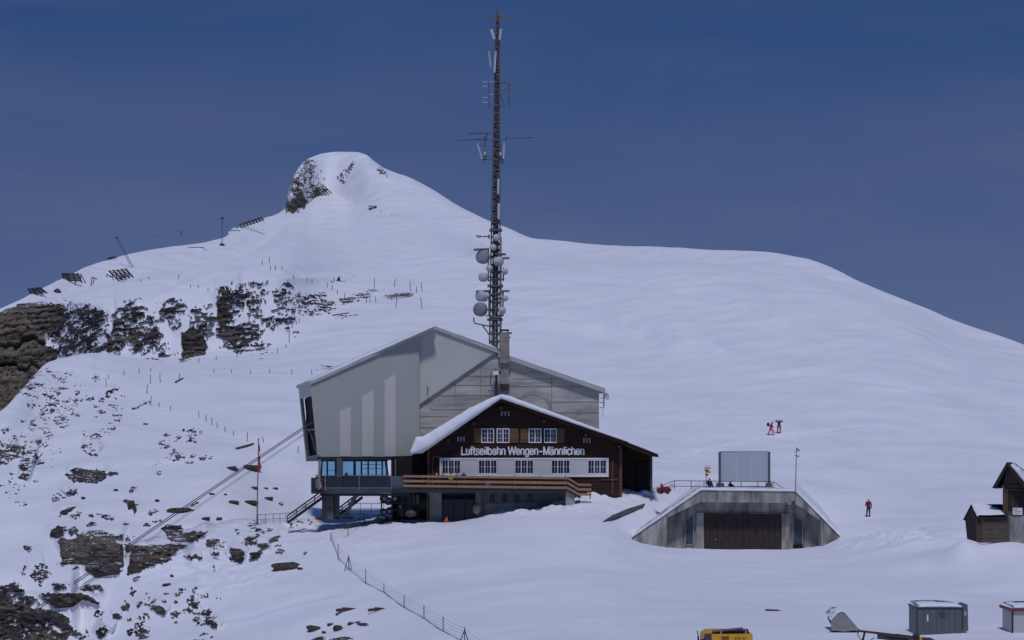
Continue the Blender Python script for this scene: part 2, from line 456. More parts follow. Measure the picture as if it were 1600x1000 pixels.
    rk(370,868,13,10,20,1.3); rk(347,857,14,9,0,.6); rk(390,845,12,12,10,.85); rk(425,843,11,6,-20,1.2); rk(411,855,9,10,0,1.1); rk(400,868,12,5,-20,.95); rk(335,865,6,5,0,1.1)
    rk(412,827,18,5,-8,1.0); rk(310,872,5,5,0,1.1); rk(298,872,5,4,0,1.1); rk(470,818,26,7,-12,.62); rk(370,830,4,6,0,.9); rk(238,800,8,6,0,.8); rk(440,785,6,4,0,.5)
    rk(215,903,8,8,-30,.8); rk(255,915,5,4,0,.7); rk(497,998,16,4,0,1.0); rk(535,998,20,3.5,0,1.0); rk(545,973,4,3,0,.9); rk(562,974,12,4,10,.75)
    PO = []
    def po(pts, den=1.9, y0=0, y1=9e3, wall=1.0): PO.append((pts, den, y0, y1, wall))
    po([(-140,500),(0,488),(25,476),(50,471),(70,480),(82,494),(68,515),(72,540),(95,548),(78,578),(45,612),(0,652),(-140,720)], 1.9, 310, 9e3, 0.0)
    po([(283,520),(300,509),(321,518),(325,545),(318,556),(280,566),(284,545)], 1.6, 310, 9e3, 0.4); po([(337,470),(345,464),(360,485),(358,500),(342,521),(337,500)], 1.5, 310, 9e3, 0.4)
    po([(358,526),(365,512),(381,510),(377,530),(362,544)], 1.4, 310, 9e3, 0.4); po([(165,518),(175,525),(178,549),(165,551)], 1.4, 310, 9e3, 0.4)
    po([(112,752),(113,735),(125,730),(140,734),(150,733),(160,736),(166,741),(163,750),(150,755),(128,753)], 1.6, 0, 300)
    po([(166,741),(168,736),(182,735),(184,739),(172,743)], 1.5, 0, 300)
    po([(93,845),(97,838),(110,842),(135,838),(150,842),(172,841),(190,850),(194,868),(193,888),(180,890),(165,887),(130,883),(93,882)])
    po([(132,884),(165,887),(192,890),(187,899),(170,900),(150,903),(135,893)], 1.7)
    po([(207,851),(240,851),(268,849),(293,851),(280,862),(262,875),(235,886),(197,898),(202,875)])
    po([(251,826),(263,818),(283,819),(286,833),(300,828),(325,830),(312,842),(300,848),(268,846)])
    po([(-60,922),(0,922),(20,926),(65,934),(63,950),(85,955),(108,965),(116,985),(105,1004),(80,1030),(-60,1030)], 1.1)
    po([(82,926),(120,926),(140,930),(158,941),(152,945),(130,938),(118,949),(90,953),(78,945)], 1.7); po([(122,918),(135,912),(158,914),(165,921),(140,926),(124,924)], 1.7)
    po([(86,824),(92,820),(104,822),(102,838),(90,842),(77,838),(78,828)], 1.6); po([(104,826),(118,821),(125,832),(110,840)], 1.6); po([(204,787),(217,788),(208,804)], 1.6)
    po([(132,820),(140,813),(152,814),(150,823),(133,826)], 1.4); po([(92,800),(106,792),(120,791),(112,800),(95,808)], 1.5)
    rs = random.Random(12)
    for cx, cy, sx, sy, n_, y0, y1 in [(70,650,70,70,26,0,300),(40,720,50,50,16,0,300),(150,640,50,40,12,0,300),(290,700,60,40,10,0,300),(180,780,120,40,12,0,9e3),(360,850,90,40,14,0,9e3),(260,950,120,45,26,0,9e3),(60,880,60,30,10,0,9e3),
                                       (230,500,60,50,14,310,9e3),(400,480,70,50,22,310,9e3),(500,470,60,20,10,310,9e3),(110,520,50,35,10,310,9e3)]:
        for _ in range(n_):
            r_ = rs.uniform(2.5, 7); rk(rs.gauss(cx, sx * .5), rs.gauss(cy, sy * .5), r_ * rs.uniform(1, 2.2), r_, rs.uniform(-35, 10), rs.uniform(.6, .93), y0, y1)
    px, py = proj(X, Y, Z)
    sel = (py < 1040) & (py > 200) & (px < 680) & (px > -150)
    sel[rsky + 6:] = False
    xs, ys, pX, pY = X[sel], Y[sel], px[sel], py[sel]
    zs = Z[sel]
    wx = (fbm(xs / 2.6, ys / 2.6, zs / 2.6, 3, 31) - 0.5); wy = (fbm(xs / 2.6 + 9, ys / 2.6, zs / 2.6 + 4, 3, 37) - 0.5)
    den = np.zeros(len(xs)); solid = np.zeros(len(xs))
    for cx, cy, rx, ry, ang, dd, y0, y1 in RK:
        ca, sa = math.cos(R(ang)), math.sin(R(ang))
        near_ = (np.abs(pX - cx) < (rx + ry) * 1.6) & (np.abs(pY - cy) < (rx + ry) * 1.6) & (ys > y0) & (ys < y1)
        i = np.nonzero(near_)[0]
        if not len(i): continue
        ex, ey = pX[i] - cx + wx[i] * min(rx, 16) * 1.2, pY[i] - cy + wy[i] * min(ry, 14) * 1.2
        a, b = (ex * ca + ey * sa) / rx, (-ex * sa + ey * ca) / ry
        q = a * a + b * b if dd < 1.25 else a ** 4 + b ** 4
        fall = np.clip(1.25 - q, 0, 1) ** 0.6
        den[i] = np.maximum(den[i], dd * fall)
        if dd >= 0.95:      # a wall: its head stands forward of the slope, its foot does not
            A_w = min(5.0, 1.6 * ry * 2 * float(np.mean(ys[i])) / F) * (0.5 if y0 > 300 else 1.0)
            ab = (-(pX[i] - cx) * sa + (pY[i] - cy) * ca) / ry
            aa = ((pX[i] - cx) * ca + (pY[i] - cy) * sa) / rx
            pf = np.where(ab > 1, 0, np.where(ab > -1, (1 - ab) / 2, sstep(-2.8, -1, ab))) * sstep(1.5, 0.8, np.abs(aa))
            solid[i] = np.maximum(solid[i], A_w * pf)
    for pts, dd, y0, y1, wl_ in PO:
        pp = np.array(pts, float); x0, y0_, x1, y1_ = pp[:, 0].min(), pp[:, 1].min(), pp[:, 0].max(), pp[:, 1].max()
        i = np.nonzero((pX > x0 - 30) & (pX < x1 + 30) & (pY > y0_ - 80) & (pY < y1_ + 12) & (ys > y0) & (ys < y1))[0]
        if not len(i): continue
        qx, qy = pX[i] + wx[i] * 9, pY[i] + wy[i] * 7
        inside = np.zeros(len(i), bool); dmin = np.full(len(i), 1e9)
        for (ax, ay), (bx, by) in zip(pp, np.roll(pp, -1, 0)):
            cr_ = ((ay > qy) != (by > qy)) & (qx < (bx - ax) * (qy - ay) / (by - ay + 1e-9) + ax); inside ^= cr_
            t = np.clip(((qx - ax) * (bx - ax) + (qy - ay) * (by - ay)) / ((bx - ax) ** 2 + (by - ay) ** 2), 0, 1)
            dmin = np.minimum(dmin, np.hypot(qx - ax - t * (bx - ax), qy - ay - t * (by - ay)))
        sd = np.where(inside, dmin, -dmin)
        den[i] = np.maximum(den[i], dd * sstep(-1.5, 3.0, sd))
        if wl_ > 0:
            hh = (y1_ - y0_) / 2; ab = (pY[i] - (y0_ + y1_) / 2) / hh
            ed = sstep(x0 - 14, x0 + 8, pX[i]) * sstep(x1 + 14, x1 - 8, pX[i])
            A_w = min(5.0, 2.6 * hh * float(np.mean(ys[i])) / F) * wl_
            solid[i] = np.maximum(solid[i], A_w * ed * np.where(ab > 1, 0, np.where(ab > -1, (1 - ab) / 2, sstep(-2.6, -1, ab))))
    fr = np.where(ys > 300, 1.55, 2.0)
    ang = np.where(ys > 300, 0.12, -0.25)
    sx = xs * np.cos(ang) + zs * np.sin(ang); sz = -xs * np.sin(ang) + zs * np.cos(ang)
    n1 = fbm(sx * 0.45 * fr, ys * 0.28 * fr, sz * 1.4 * fr, 4, 41, 0.58)
    n2 = fbm(sx * 1.6 * fr, ys * 0.7 * fr, sz * 2.6 * fr, 2, 47)
    n3 = fbm(sx * 3.4 * fr, ys * 1.4 * fr, sz * 4.6 * fr, 1, 53)
    nn = (n1 * 0.55 + n2 * 0.27 + n3 * 0.18 - 0.5) * 3.9
    rr = den - np.where(den < 1.2, 0.72, 0.62) + nn * np.where(den < 1.2, 0.95, 0.62)
    rr = np.where(den < 0.12, -1, rr)
    rock_s = sstep(-0.10, 0.12, rr)
    rock = np.zeros_like(Z); rock[sel] = rock_s
    sol = np.zeros_like(Z); sol[sel] = solid
    rno = np.zeros_like(Z)
    strata = np.abs(((sz * 0.8 + n1 * 1.2) % 1.0) - 0.5) * 2
    blocks = np.abs(((sx * 0.45 + n2 * 1.3) % 1.0) - 0.5) * 2
    big = fbm(xs / 7, ys / 9, zs / 4.5, 2, 61) - 0.5
    rno[sel] = rock_s * (np.where(ys > 300, 1.5, 3.0) * big * np.clip(den - 0.8, 0, 1) + 0.35 + 0.9 * (n1 - 0.45) + 0.5 * (n2 - 0.5) + np.where(ys > 300, 0.5, 0.32) * strata + 0.3 * blocks * np.clip(den - 0.8, 0, 1))
    # rock stands out towards the slope's open side: along the line of sight, so that it keeps its outline
    bulge = sol + rno * np.where(Y > 300, 1.3, 0.7)
    bulge = bulge - np.where((Y > 310) & (px < 95) & (Y < 420), 2.0 * np.exp(-((py - 516 - 30 * fbm(px / 22, py * 0, px * 0, 3, 71)) / 4.0) ** 2) * rock + 1.5 * np.exp(-((py - 562 - 30 * fbm(px / 17, py * 0, px * 0, 3, 73)) / 3.0) ** 2) * rock, 0)
    k = 1 - bulge / Y
    X, Y, Z = X * k, Y * k, Z * k
    # ----- mesh
    nR = X.shape[0]
    co = np.stack([X, Y, Z], -1).reshape(-1, 3)
    idx = np.arange(nR * nU).reshape(nR, nU)
    quads = np.stack([idx[:-1, :-1], idx[:-1, 1:], idx[1:, 1:], idx[1:, :-1]], -1).reshape(-1, 4)
    me = bpy.data.meshes.new('snow_terrain')
    me.vertices.add(len(co)); me.vertices.foreach_set('co', co.astype(np.float32).ravel())
    me.loops.add(quads.size); me.loops.foreach_set('vertex_index', quads.astype(np.int32).ravel())
    me.polygons.add(len(quads))
    me.polygons.foreach_set('loop_start', np.arange(0, quads.size, 4, dtype=np.int32))
    me.polygons.foreach_set('loop_total', np.full(len(quads), 4, np.int32))
    me.polygons.foreach_set('use_smooth', np.ones(len(quads), bool))
    at = me.attributes.new('rock', 'FLOAT', 'POINT'); at.data.foreach_set('value', rock.astype(np.float32).ravel())
    tone = np.zeros_like(Z); tone[sel] = np.clip(sstep(330, 350, ys) * sstep(110, 60, pX) , 0, 1)
    at = me.attributes.new('tone', 'FLOAT', 'POINT'); at.data.foreach_set('value', tone.astype(np.float32).ravel())
    me.update(calc_edges=True)
    o = bpy.data.objects.new('snow_terrain', me); COL.objects.link(o)
    o['kind'] = 'structure'; o['label'] = 'snow covered mountain slope with dark rock crags'
    me.materials.append(terrain_mat())
    return U, X, Y, Z, proj

def terrain_mat():
    m = bpy.data.materials.new('snow_and_rock'); m.use_nodes = True
    t = m.node_tree; N, L = t.nodes.new, t.links.new
    b = t.nodes['Principled BSDF']
    tc = N('ShaderNodeTexCoord')
    at = N('ShaderNodeAttribute'); at.attribute_name = 'rock'
    tn = N('ShaderNodeAttribute'); tn.attribute_name = 'tone'
    n1 = N('ShaderNodeTexNoise'); n1.inputs['Scale'].default_value = 1.7; n1.inputs['Detail'].default_value = 6; n1.inputs['Roughness'].default_value = 0.65
    mp = N('ShaderNodeMapping'); mp.inputs['Scale'].default_value = (0.5, 0.5, 2.6)
    L(tc.outputs['Object'], mp.inputs[0]); L(mp.outputs[0], n1.inputs['Vector'])
    # rock colour: grey brown strata with dark cracks
    cr = N('ShaderNodeValToRGB'); e = cr.color_ramp.elements
    e[0].position = 0.33; e[0].color = (0.020, 0.018, 0.020, 1); e[1].position = 0.68; e[1].color = (0.145, 0.120, 0.092, 1)
    mid = cr.color_ramp.elements.new(0.5); mid.color = (0.055, 0.047, 0.042, 1)
    nb = N('ShaderNodeTexNoise'); nb.inputs['Scale'].default_value = 0.22; nb.inputs['Detail'].default_value = 4; L(mp.outputs[0], nb.inputs['Vector'])
    nm = N('ShaderNodeMath'); nm.operation = 'MULTIPLY_ADD'; nm.inputs[1].default_value = 0.8; nm.inputs[2].default_value = -0.4; L(nb.outputs['Fac'], nm.inputs[0])
    nf = N('ShaderNodeMath'); nf.operation = 'ADD'; L(n1.outputs['Fac'], nf.inputs[0]); L(nm.outputs[0], nf.inputs[1])
    L(nf.outputs[0], cr.inputs['Fac'])
    cb = N('ShaderNodeValToRGB'); e = cb.color_ramp.elements
    e[0].position = 0.34; e[0].color = (0.036, 0.030, 0.026, 1); e[1].position = 0.66; e[1].color = (0.20, 0.165, 0.125, 1)
    L(nf.outputs[0], cb.inputs['Fac'])
    rm = N('ShaderNodeMixRGB'); L(tn.outputs['Fac'], rm.inputs['Fac']); L(cr.outputs[0], rm.inputs['Color1']); L(cb.outputs[0], rm.inputs['Color2'])
    # snow colour: barely varied, drifted
    ns = N('ShaderNodeTexNoise'); ns.inputs['Scale'].default_value = 0.10; ns.inputs['Detail'].default_value = 7; ns.inputs['Roughness'].default_value = 0.6
    ms = N('ShaderNodeMapping'); ms.inputs['Scale'].default_value = (1.0, 1.6, 2.5)
    L(tc.outputs['Object'], ms.inputs[0]); L(ms.outputs[0], ns.inputs['Vector'])
    cs = N('ShaderNodeValToRGB'); e = cs.color_ramp.elements
    e[0].position = 0.35; e[0].color = (0.72, 0.735, 0.775, 1); e[1].position = 0.68; e[1].color = (0.83, 0.835, 0.86, 1)
    L(ns.outputs['Fac'], cs.inputs['Fac'])
    # snow lies in the cracks: fine noise on the edge of the rock
    n2 = N('ShaderNodeTexNoise'); n2.inputs['Scale'].default_value = 3.6; n2.inputs['Detail'].default_value = 5
    L(mp.outputs[0], n2.inputs['Vector'])
    ad = N('ShaderNodeMath'); ad.operation = 'MULTIPLY_ADD'; ad.inputs[1].default_value = 1.5; ad.inputs[2].default_value = -0.78
    L(n2.outputs['Fac'], ad.inputs[0])
    sm = N('ShaderNodeMath'); sm.operation = 'ADD'; L(at.outputs['Fac'], sm.inputs[0]); L(ad.outputs[0], sm.inputs[1])
    # ... and on the level ledges
    gm = N('ShaderNodeNewGeometry'); sp = N('ShaderNodeSeparateXYZ'); L(gm.outputs['Normal'], sp.inputs[0])
    lg = N('ShaderNodeMapRange'); lg.inputs['From Min'].default_value = 0.80; lg.inputs['From Max'].default_value = 0.95; lg.inputs['To Max'].default_value = 0.42
    L(sp.outputs['Z'], lg.inputs['Value'])
    sb = N('ShaderNodeMath'); sb.operation = 'SUBTRACT'; L(sm.outputs[0], sb.inputs[0]); L(lg.outputs[0], sb.inputs[1])
    mr_ = N('ShaderNodeMapRange'); mr_.inputs['From Min'].default_value = 0.36; mr_.inputs['From Max'].default_value = 0.5
    L(sb.outputs[0], mr_.inputs['Value'])
    mc = N('ShaderNodeMixRGB'); L(mr_.outputs[0], mc.inputs['Fac']); L(cs.outputs[0], mc.inputs['Color1']); L(rm.outputs[0], mc.inputs['Color2'])
    L(mc.outputs[0], b.inputs['Base Color'])
    b.inputs['Roughness'].default_value = 0.75; b.inputs['Specular IOR Level'].default_value = 0.15
    bp = N('ShaderNodeBump'); bp.inputs['Strength'].default_value = 0.5; bp.inputs['Distance'].default_value = 0.25
    bm = N('ShaderNodeMath'); bm.operation = 'MULTIPLY'; L(n1.outputs['Fac'], bm.inputs[0]); L(mr_.outputs[0], bm.inputs[1])
    nw = N('ShaderNodeTexNoise'); nw.inputs['Scale'].default_value = 0.9; nw.inputs['Detail'].default_value = 6; L(ms.outputs[0], nw.inputs['Vector'])
    bs = N('ShaderNodeMath'); bs.operation = 'MULTIPLY_ADD'; bs.inputs[1].default_value = 0.09; L(nw.outputs['Fac'], bs.inputs[0]); L(bm.outputs[0], bs.inputs[2])
    L(bs.outputs[0], bp.inputs['Height']); L(bp.outputs[0], b.inputs['Normal'])
    return m

TU, TX, TY, TZ, proj = build_terrain()
def ground(x, y):
    """height of the snow at a place"""
    c = int(np.clip(round((x * F / y - TU[0]) / (TU[1] - TU[0])), 0, len(TU) - 1))
    return float(np.interp(y, TY[:, c], TZ[:, c]))
def seen(px, py, y0=0, y1=1e4):
    """where the ground lies that the photograph shows at (px, py)"""
    u, v = uv(px, py)
    c = int(np.clip(round((u - TU[0]) / (TU[1] - TU[0])), 0, len(TU) - 1))
    vv = -TZ[:, c] * F / TY[:, c]
    ok = np.nonzero((vv <= v) & (TY[:, c] > max(60, y0)) & (TY[:, c] < y1))[0]
    if not len(ok): return Vector((TX[-60, c], TY[-60, c], TZ[-60, c]))
    i = ok[0]
    return Vector((TX[i, c], TY[i, c], TZ[i, c]))
# ------------------------------------------------------------------ helpers that build from surveyed outlines
def PG(pts, Y): return [P(p[0], p[1], p[2] if len(p) > 2 else Y) for p in pts]
def plate(mb, pts, Y, th, mi=0):
    """outline standing at distance Y, th thick (away from the camera)"""
    return mb.prism(PG(pts, Y), (0, th, 0), mi)
def rect(mb, x0, y0, x1, y1, Y, th, mi=0):
    return plate(mb, [(x0, y0), (x1, y0), (x1, y1), (x0, y1)], Y, th, mi)

WOOD_D = mat('dark_stained_wood', (0.040, 0.017, 0.011), 0.75, 0.5, 2.0, (0.4, 1, 6), bump=0.3)
WOOD_B = mat('brown_wood', (0.13, 0.07, 0.04), 0.75, 0.45, 2.0, (0.6, 1, 5), bump=0.3)
WOOD_T = mat('tan_rail_wood', (0.33, 0.195, 0.115), 0.7, 0.4, 1.6, (0.5, 1, 6), bump=0.2)
WOOD_G = mat('grey_weathered_wood', (0.12, 0.095, 0.07), 0.85, 0.5, 2.0, (1, 1, 5), bump=0.3)
CONC = mat('board_marked_concrete', (0.40, 0.385, 0.345), 0.9, 0.42, 0.5, (0.5, 1, 2.6), bump=0.35, detail=8, contrast=(0.32, 0.66))
CONC_D = mat('stained_concrete', (0.33, 0.315, 0.28), 0.9, 0.62, 0.55, (2.2, 1, 0.55), bump=0.3, detail=8, contrast=(0.34, 0.64))
CONC_L = mat('smooth_concrete', (0.30, 0.29, 0.26), 0.9, 0.35, 0.8, (1, 1, 1), bump=0.2, detail=6)
CLAD = mat('beige_cladding', (0.40, 0.41, 0.375), 0.45, 0.07, 0.4, (1, 1, 0.3), spec=0.3)
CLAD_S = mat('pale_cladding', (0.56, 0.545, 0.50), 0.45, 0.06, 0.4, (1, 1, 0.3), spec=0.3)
CLAD_R = mat('beige_gable_cladding', (0.51, 0.515, 0.465), 0.45, 0.06, 0.4, (1, 1, 0.3), spec=0.3)
FASC = mat('grey_sheet_metal', (0.42, 0.42, 0.40), 0.4, 0.12, 0.6, spec=0.4)
STEEL_D = mat('dark_painted_steel', (0.030, 0.034, 0.040), 0.5, 0.35, 1.2)
STEEL_G = mat('galvanised_steel', (0.27, 0.28, 0.29), 0.45, 0.3, 2.0, metal=0.3)
STEEL_M = mat('mid_grey_steel', (0.13, 0.14, 0.155), 0.5, 0.3, 1.5)
WHITE = mat('white_paint', (0.78, 0.76, 0.74), 0.55, 0.06, 1.0)
BANDW = mat('pale_band_panels', (0.60, 0.585, 0.56), 0.6, 0.06, 0.5)
GLASS = glass_mat('dark_window_glass', (0.016, 0.02, 0.045), 0.15)
GLASS.node_tree.nodes['Principled BSDF'].inputs['Specular IOR Level'].default_value = 0.35
CURT = mat('blue_grey_glass', (0.05, 0.06, 0.11), 0.12, 0.5, 1.5, spec=0.6)
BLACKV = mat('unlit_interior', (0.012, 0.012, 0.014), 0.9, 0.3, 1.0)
RED = mat('red_paint', (0.55, 0.035, 0.04), 0.5, 0.2, 1.0)
ORNG = mat('orange_plastic', (0.75, 0.14, 0.03), 0.5, 0.1, 1.0)
YEL = mat('yellow_paint', (0.68, 0.36, 0.03), 0.5, 0.15, 0.9)
ROPE = mat('steel_rope', (0.06, 0.06, 0.07), 0.6, 0.2, 3.0)
RADOME = mat('white_radome', (0.52, 0.52, 0.52), 0.5, 0.12, 1.0)
def snow_mat():
    m = mat('drifted_snow', (0.80, 0.805, 0.82), 0.8, 0.05, 0.8, bump=0.25, spec=0.15)
    return m
SNOW = snow_mat()

def snow_cap(name, parent, lower, upper, Y0, depth, n=48, amp=0.09, back=(0, 1, 0), seed=0, over=0.0):
    """a blanket of snow lying on a slope: lower / upper outline (photograph points) at its front edge, running back by depth"""
    def samp(pts, t):
        pts3 = PG(pts, Y0)
        L = [0]
        for a, b in zip(pts3[:-1], pts3[1:]): L.append(L[-1] + (b - a).length)
        s = t * L[-1]
        for i in range(len(L) - 1):
            if s <= L[i+1] or i == len(L) - 2:
                f = (s - L[i]) / max(1e-6, L[i+1] - L[i]); return pts3[i].lerp(pts3[i+1], f)
    bk = Vector(back)
    prof = [(0, 0.10), (0, -0.02), (0.35, -0.10), (0.75, -0.07), (1.0, 0.10), (1.04, 0.45), (1.05, 1.2), (1.05, 2.6), (1.05, depth * 0.6), (1.04, depth), (0, depth)]
    mb = MB(); V = []
    for i in range(n + 1):
        t = i / n
        a, b = samp(lower, t), samp(upper, t)
        end = 1.0
        for j, (f, d) in enumerate(prof):
            p = a.lerp(b, min(f, 1.0)) + (b - a) * max(0, f - 1.0) + bk * d
            q = Vector((p.x * 1.3 + seed, p.y * 1.3, p.z * 1.3))
            if 0 < j < len(prof) - 1:
                nn_ = (noise3(q) - 0.5) * 2
                p = p + Vector((0, -0.6 * nn_ * amp, nn_ * amp * (0.4 if f < 0.2 else 1)))
            V.append(p)
    k = len(prof)
    fs = [(i*k + j, (i+1)*k + j, (i+1)*k + (j+1) % k, i*k + (j+1) % k) for i in range(n) for j in range(k)]
    fs += [tuple(reversed(range(k))), tuple(range(n*k, (n+1)*k))]
    mb.add(V, [tuple(reversed(f)) for f in fs])
    return mb.build(name, SNOW, parent, smooth=True)
def noise3(q):
    from mathutils import noise as mn
    return 0.5 + 0.5 * (mn.noise(q) * 0.7 + mn.noise(q * 2.3) * 0.3)

# ------------------------------------------------------------------ cable car station hall
hall = thing('cable_car_station', 'large beige clad cable car station hall with concrete gable behind the brown chalet', 'cable car station', tuple(P(700, 712, 192)))
YL = lambda px: 189.0 + (px - 485) * 0.0113
A_, D_ = P(485, 599, 189.0), P(466, 604, 199.0)
BACK = (D_ - A_) / (D_ - A_).length
def LW(px, py, dy=0): return P(px, py, YL(px) + dy)
mb = MB(); mb.prism([LW(485, 600), LW(653, 524.5), LW(653, 713.5), LW(496, 714)], (0, 0.25, 0))
mb.build('side_wall', CLAD, hall)
# the standing ribs of the cladding
mb = MB()
px = 488.5
while px < 652:
    top = 600 - (px - 485) * 75.5 / 168 + 2
    bot = 713.2 if px > 496 else 600 + (px - 485) * 114 / 11
    if bot > top + 4:
        a, b = LW(px, top, -0.03), LW(px, bot, -0.03)
        mb.bar(a, b, 0.08, 0.08)
    px += 4.3
mb.build('cladding_ribs', CLAD, hall, kind='stuff')
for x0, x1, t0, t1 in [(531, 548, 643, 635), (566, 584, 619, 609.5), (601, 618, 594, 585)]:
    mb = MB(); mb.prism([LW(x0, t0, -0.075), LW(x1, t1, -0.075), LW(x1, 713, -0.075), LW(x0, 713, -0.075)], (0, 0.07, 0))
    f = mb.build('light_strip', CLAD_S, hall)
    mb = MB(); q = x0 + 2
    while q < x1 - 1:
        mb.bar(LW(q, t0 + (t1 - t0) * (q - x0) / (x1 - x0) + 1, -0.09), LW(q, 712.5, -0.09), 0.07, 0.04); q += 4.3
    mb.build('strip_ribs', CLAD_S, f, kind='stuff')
# rope side: the open end where the ropes leave
E0, E1 = P(485, 599, 189.0), P(496, 714, 189.12)
E2, E3 = P(478, 717, 199.0), P(466, 604, 199.0)
def EN(s, t): return (E0.lerp(E3, s)).lerp(E1.lerp(E2, s), t)
IN = Vector((0.25, 0.03, 0))
mb = MB(); mb.prism([EN(0, 0), EN(1, 0), EN(1, 0.17), EN(0, 0.17)], IN); mb.build('end_fascia', FASC, hall)
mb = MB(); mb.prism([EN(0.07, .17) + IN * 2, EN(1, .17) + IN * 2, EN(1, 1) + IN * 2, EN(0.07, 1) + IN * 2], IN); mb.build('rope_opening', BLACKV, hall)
mb = MB()
mb.prism([EN(0.88, 0.17), EN(1, 0.17), EN(1, 1), EN(0.88, 1)], IN); mb.prism([EN(0, 0.97), EN(0.88, 0.97), EN(0.88, 1), EN(0, 1)], IN)
mb.bar(EN(0.2, 0.95) + IN, EN(0.6, 0.62) + IN, 0.1, 0.16); mb.bar(EN(0.2, 0.62) + IN, EN(0.86, 0.6) + IN, 0.1, 0.16)
build_each(mb, 'opening_frame', STEEL_M, hall)
# underside of the overhanging hall
mb = MB(); mb.prism([P(496, 714, 189.0), P(652, 713.5, 190.8), P(652, 713.5, 200), P(478, 716, 199)], (0, 0, -0.32)); mb.build('floor_slab', STEEL_D, hall)
mb = MB(); mb.prism([P(653, 600, 200.0), P(478, 600, 199.2), P(478, 717, 199.2), P(653, 717, 200.0)], (0, 0.25, 0)); mb.build('rear_wall', CLAD, hall)
# concrete gable wall behind the chalet
YW = 191.6
mb = MB(); plate(mb, [(653, 634), (765, 557), (778, 553), (797, 563), (936, 609), (936, 705), (653, 705)], YW, 7.5); mb.build('concrete_wall', CONC, hall)
mb = MB(); plate(mb, [(653, 526), (680, 514), (778, 553), (766, 556.5), (653, 634)], YW - 0.12, 0.5); mb.build('gable_cladding', CLAD_R, hall)
mb = MB()
px = 655.5
while px < 775:
    top = (526 - (px - 653) * 12 / 27) if px < 680 else (514 + (px - 680) * 39 / 98)
    bot = 634 - (px - 653) * 77.5 / 113
    if bot > top + 4: mb.bar(P(px, top + 3, YW - 0.14), P(px, bot - 1, YW - 0.145), 0.08, 0.08)
    px += 4.3
mb.build('gable_ribs', CLAD_R, hall, kind='stuff')
mb = MB(); mb.bar(P(652, 635.5, YW - 0.16), P(766, 557.5, YW - 0.16), 0.1, 0.12); mb.bar(P(766, 557.5, YW - 0.16), P(780, 552.5, YW - 0.16), 0.1, 0.12); mb.build('cladding_edge', STEEL_M, hall)
mb = MB(); rect(mb, 653.2, 524, 655.2, 713, 190.95, 1.3); mb.build('corner_return', CLAD, hall)
# form joints, patches and the outline of a walled-up arch in the concrete
mb = MB()
for y0, x0, x1 in [(651, 653, 700), (668, 653, 690), (640, 672, 760), (602, 706, 772), (588, 726, 774), (618, 683, 768), (592, 800, 880), (604, 800, 936), (628, 860, 936), (645, 840, 936)]:
    mb.bar(P(x0, y0, YW - 0.003), P(x1, y0, YW - 0.003), 0.05, 0.05)
for x0, y0, y1 in [(711, 600, 640), (751, 575, 640), (862, 590, 660)]:
    mb.bar(P(x0, y0, YW - 0.006), P(x0, y1, YW - 0.006), 0.05, 0.05)
build_each(mb, 'form_joint', mat('dark_joint_concrete', (0.21, 0.20, 0.175), 0.95, 0.4, 2.0), hall)  # form joints drawn as thin bars of darker concrete
mb = MB(); pts = []
for i in range(15):
    a = R(-20 + 200 * i / 14); pts.append((833 + 27 * math.cos(a), 641 - 27 * math.sin(a)))
for a, b in zip(pts[:-1], pts[1:]): mb.bar(P(*a, YW - 0.012), P(*b, YW - 0.012), 0.05, 0.30)
mb.build('arch_outline', mat('filled_arch_concrete', (0.33, 0.315, 0.28), 0.95, 0.4, 1.2), hall)
mb = MB(); rect(mb, 901, 640, 911, 648, YW - 0.02, 0.1); mb.build('wall_patch', CONC_L, hall)
# roofs
mb = MB(); mb.prism([P(484, 601.5, 188.8), P(484, 596.5, 188.8), P(680, 509.5, 190.95), P(680, 514.5, 190.95)], BACK * 11.5); mb.build('roof', FASC, hall)
mb = MB(); mb.prism([P(680, 509.5, 191.2), P(779, 547.5, 191.25), P(779, 552, 191.25), P(680, 514.5, 191.2)], BACK * 11); mb.build('roof', FASC, hall)
mb = MB(); mb.prism([P(779, 550.5, 191.0), P(946, 607.5, 191.0), P(946, 614, 191.0), P(779, 557, 191.0)], BACK * 9.5); mb.build('roof', FASC, hall)
snow_cap('roof_snow', hall, [(486, 596.5), (680, 510)], [(487, 595), (560, 559.5), (640, 524.5), (679, 509)], 189.9, 9, amp=0.05, back=tuple(BACK), seed=3)
snow_cap('roof_snow', hall, [(690, 514), (779, 547)], [(690, 513), (740, 529), (766, 538), (775, 543)], 191.5, 8, amp=0.06, back=tuple(BACK), seed=5)
snow_cap('roof_snow', hall, [(797, 557), (944, 607)], [(797, 555.5), (870, 580), (944, 605.5)], 191.6, 8, amp=0.03, back=tuple(BACK), seed=6)
# chimney
ch = MB(); plate(ch, [(781, 520), (796, 520), (796, 556), (797.5, 563), (795, 567), (781, 567)], 190.88, 1.0)
chim = ch.build('chimney', mat('brown_render', (0.26, 0.225, 0.19), 0.9, 0.3, 1.2, bump=0.2), hall)
mb = MB(); rect(mb, 782, 567, 795, 604, 191.25, 0.9); mb.build('flue', CONC_L, chim)
mb = MB(); rect(mb, 787, 565, 789.5, 602, 191.2, 0.1); mb.build('flue_pipe', STEEL_G, chim)
mb = MB(); mb.prism([P(781, 600, 191.1), P(796, 600, 191.1), P(794, 608, 191.3), P(790, 611, 191.4), P(785, 611, 191.4), P(782, 606, 191.2)], (0, 0.9, 0)); mb.build('flue_base', mat('rusty_brown', (0.10, 0.065, 0.05), 0.9, 0.4, 2.0), chim)
mb = MB(); rect(mb, 780.5, 514.5, 795.5, 516.5, 190.9, 1.2); mb.build('cap_plate', STEEL_D, chim)
mb = MB()
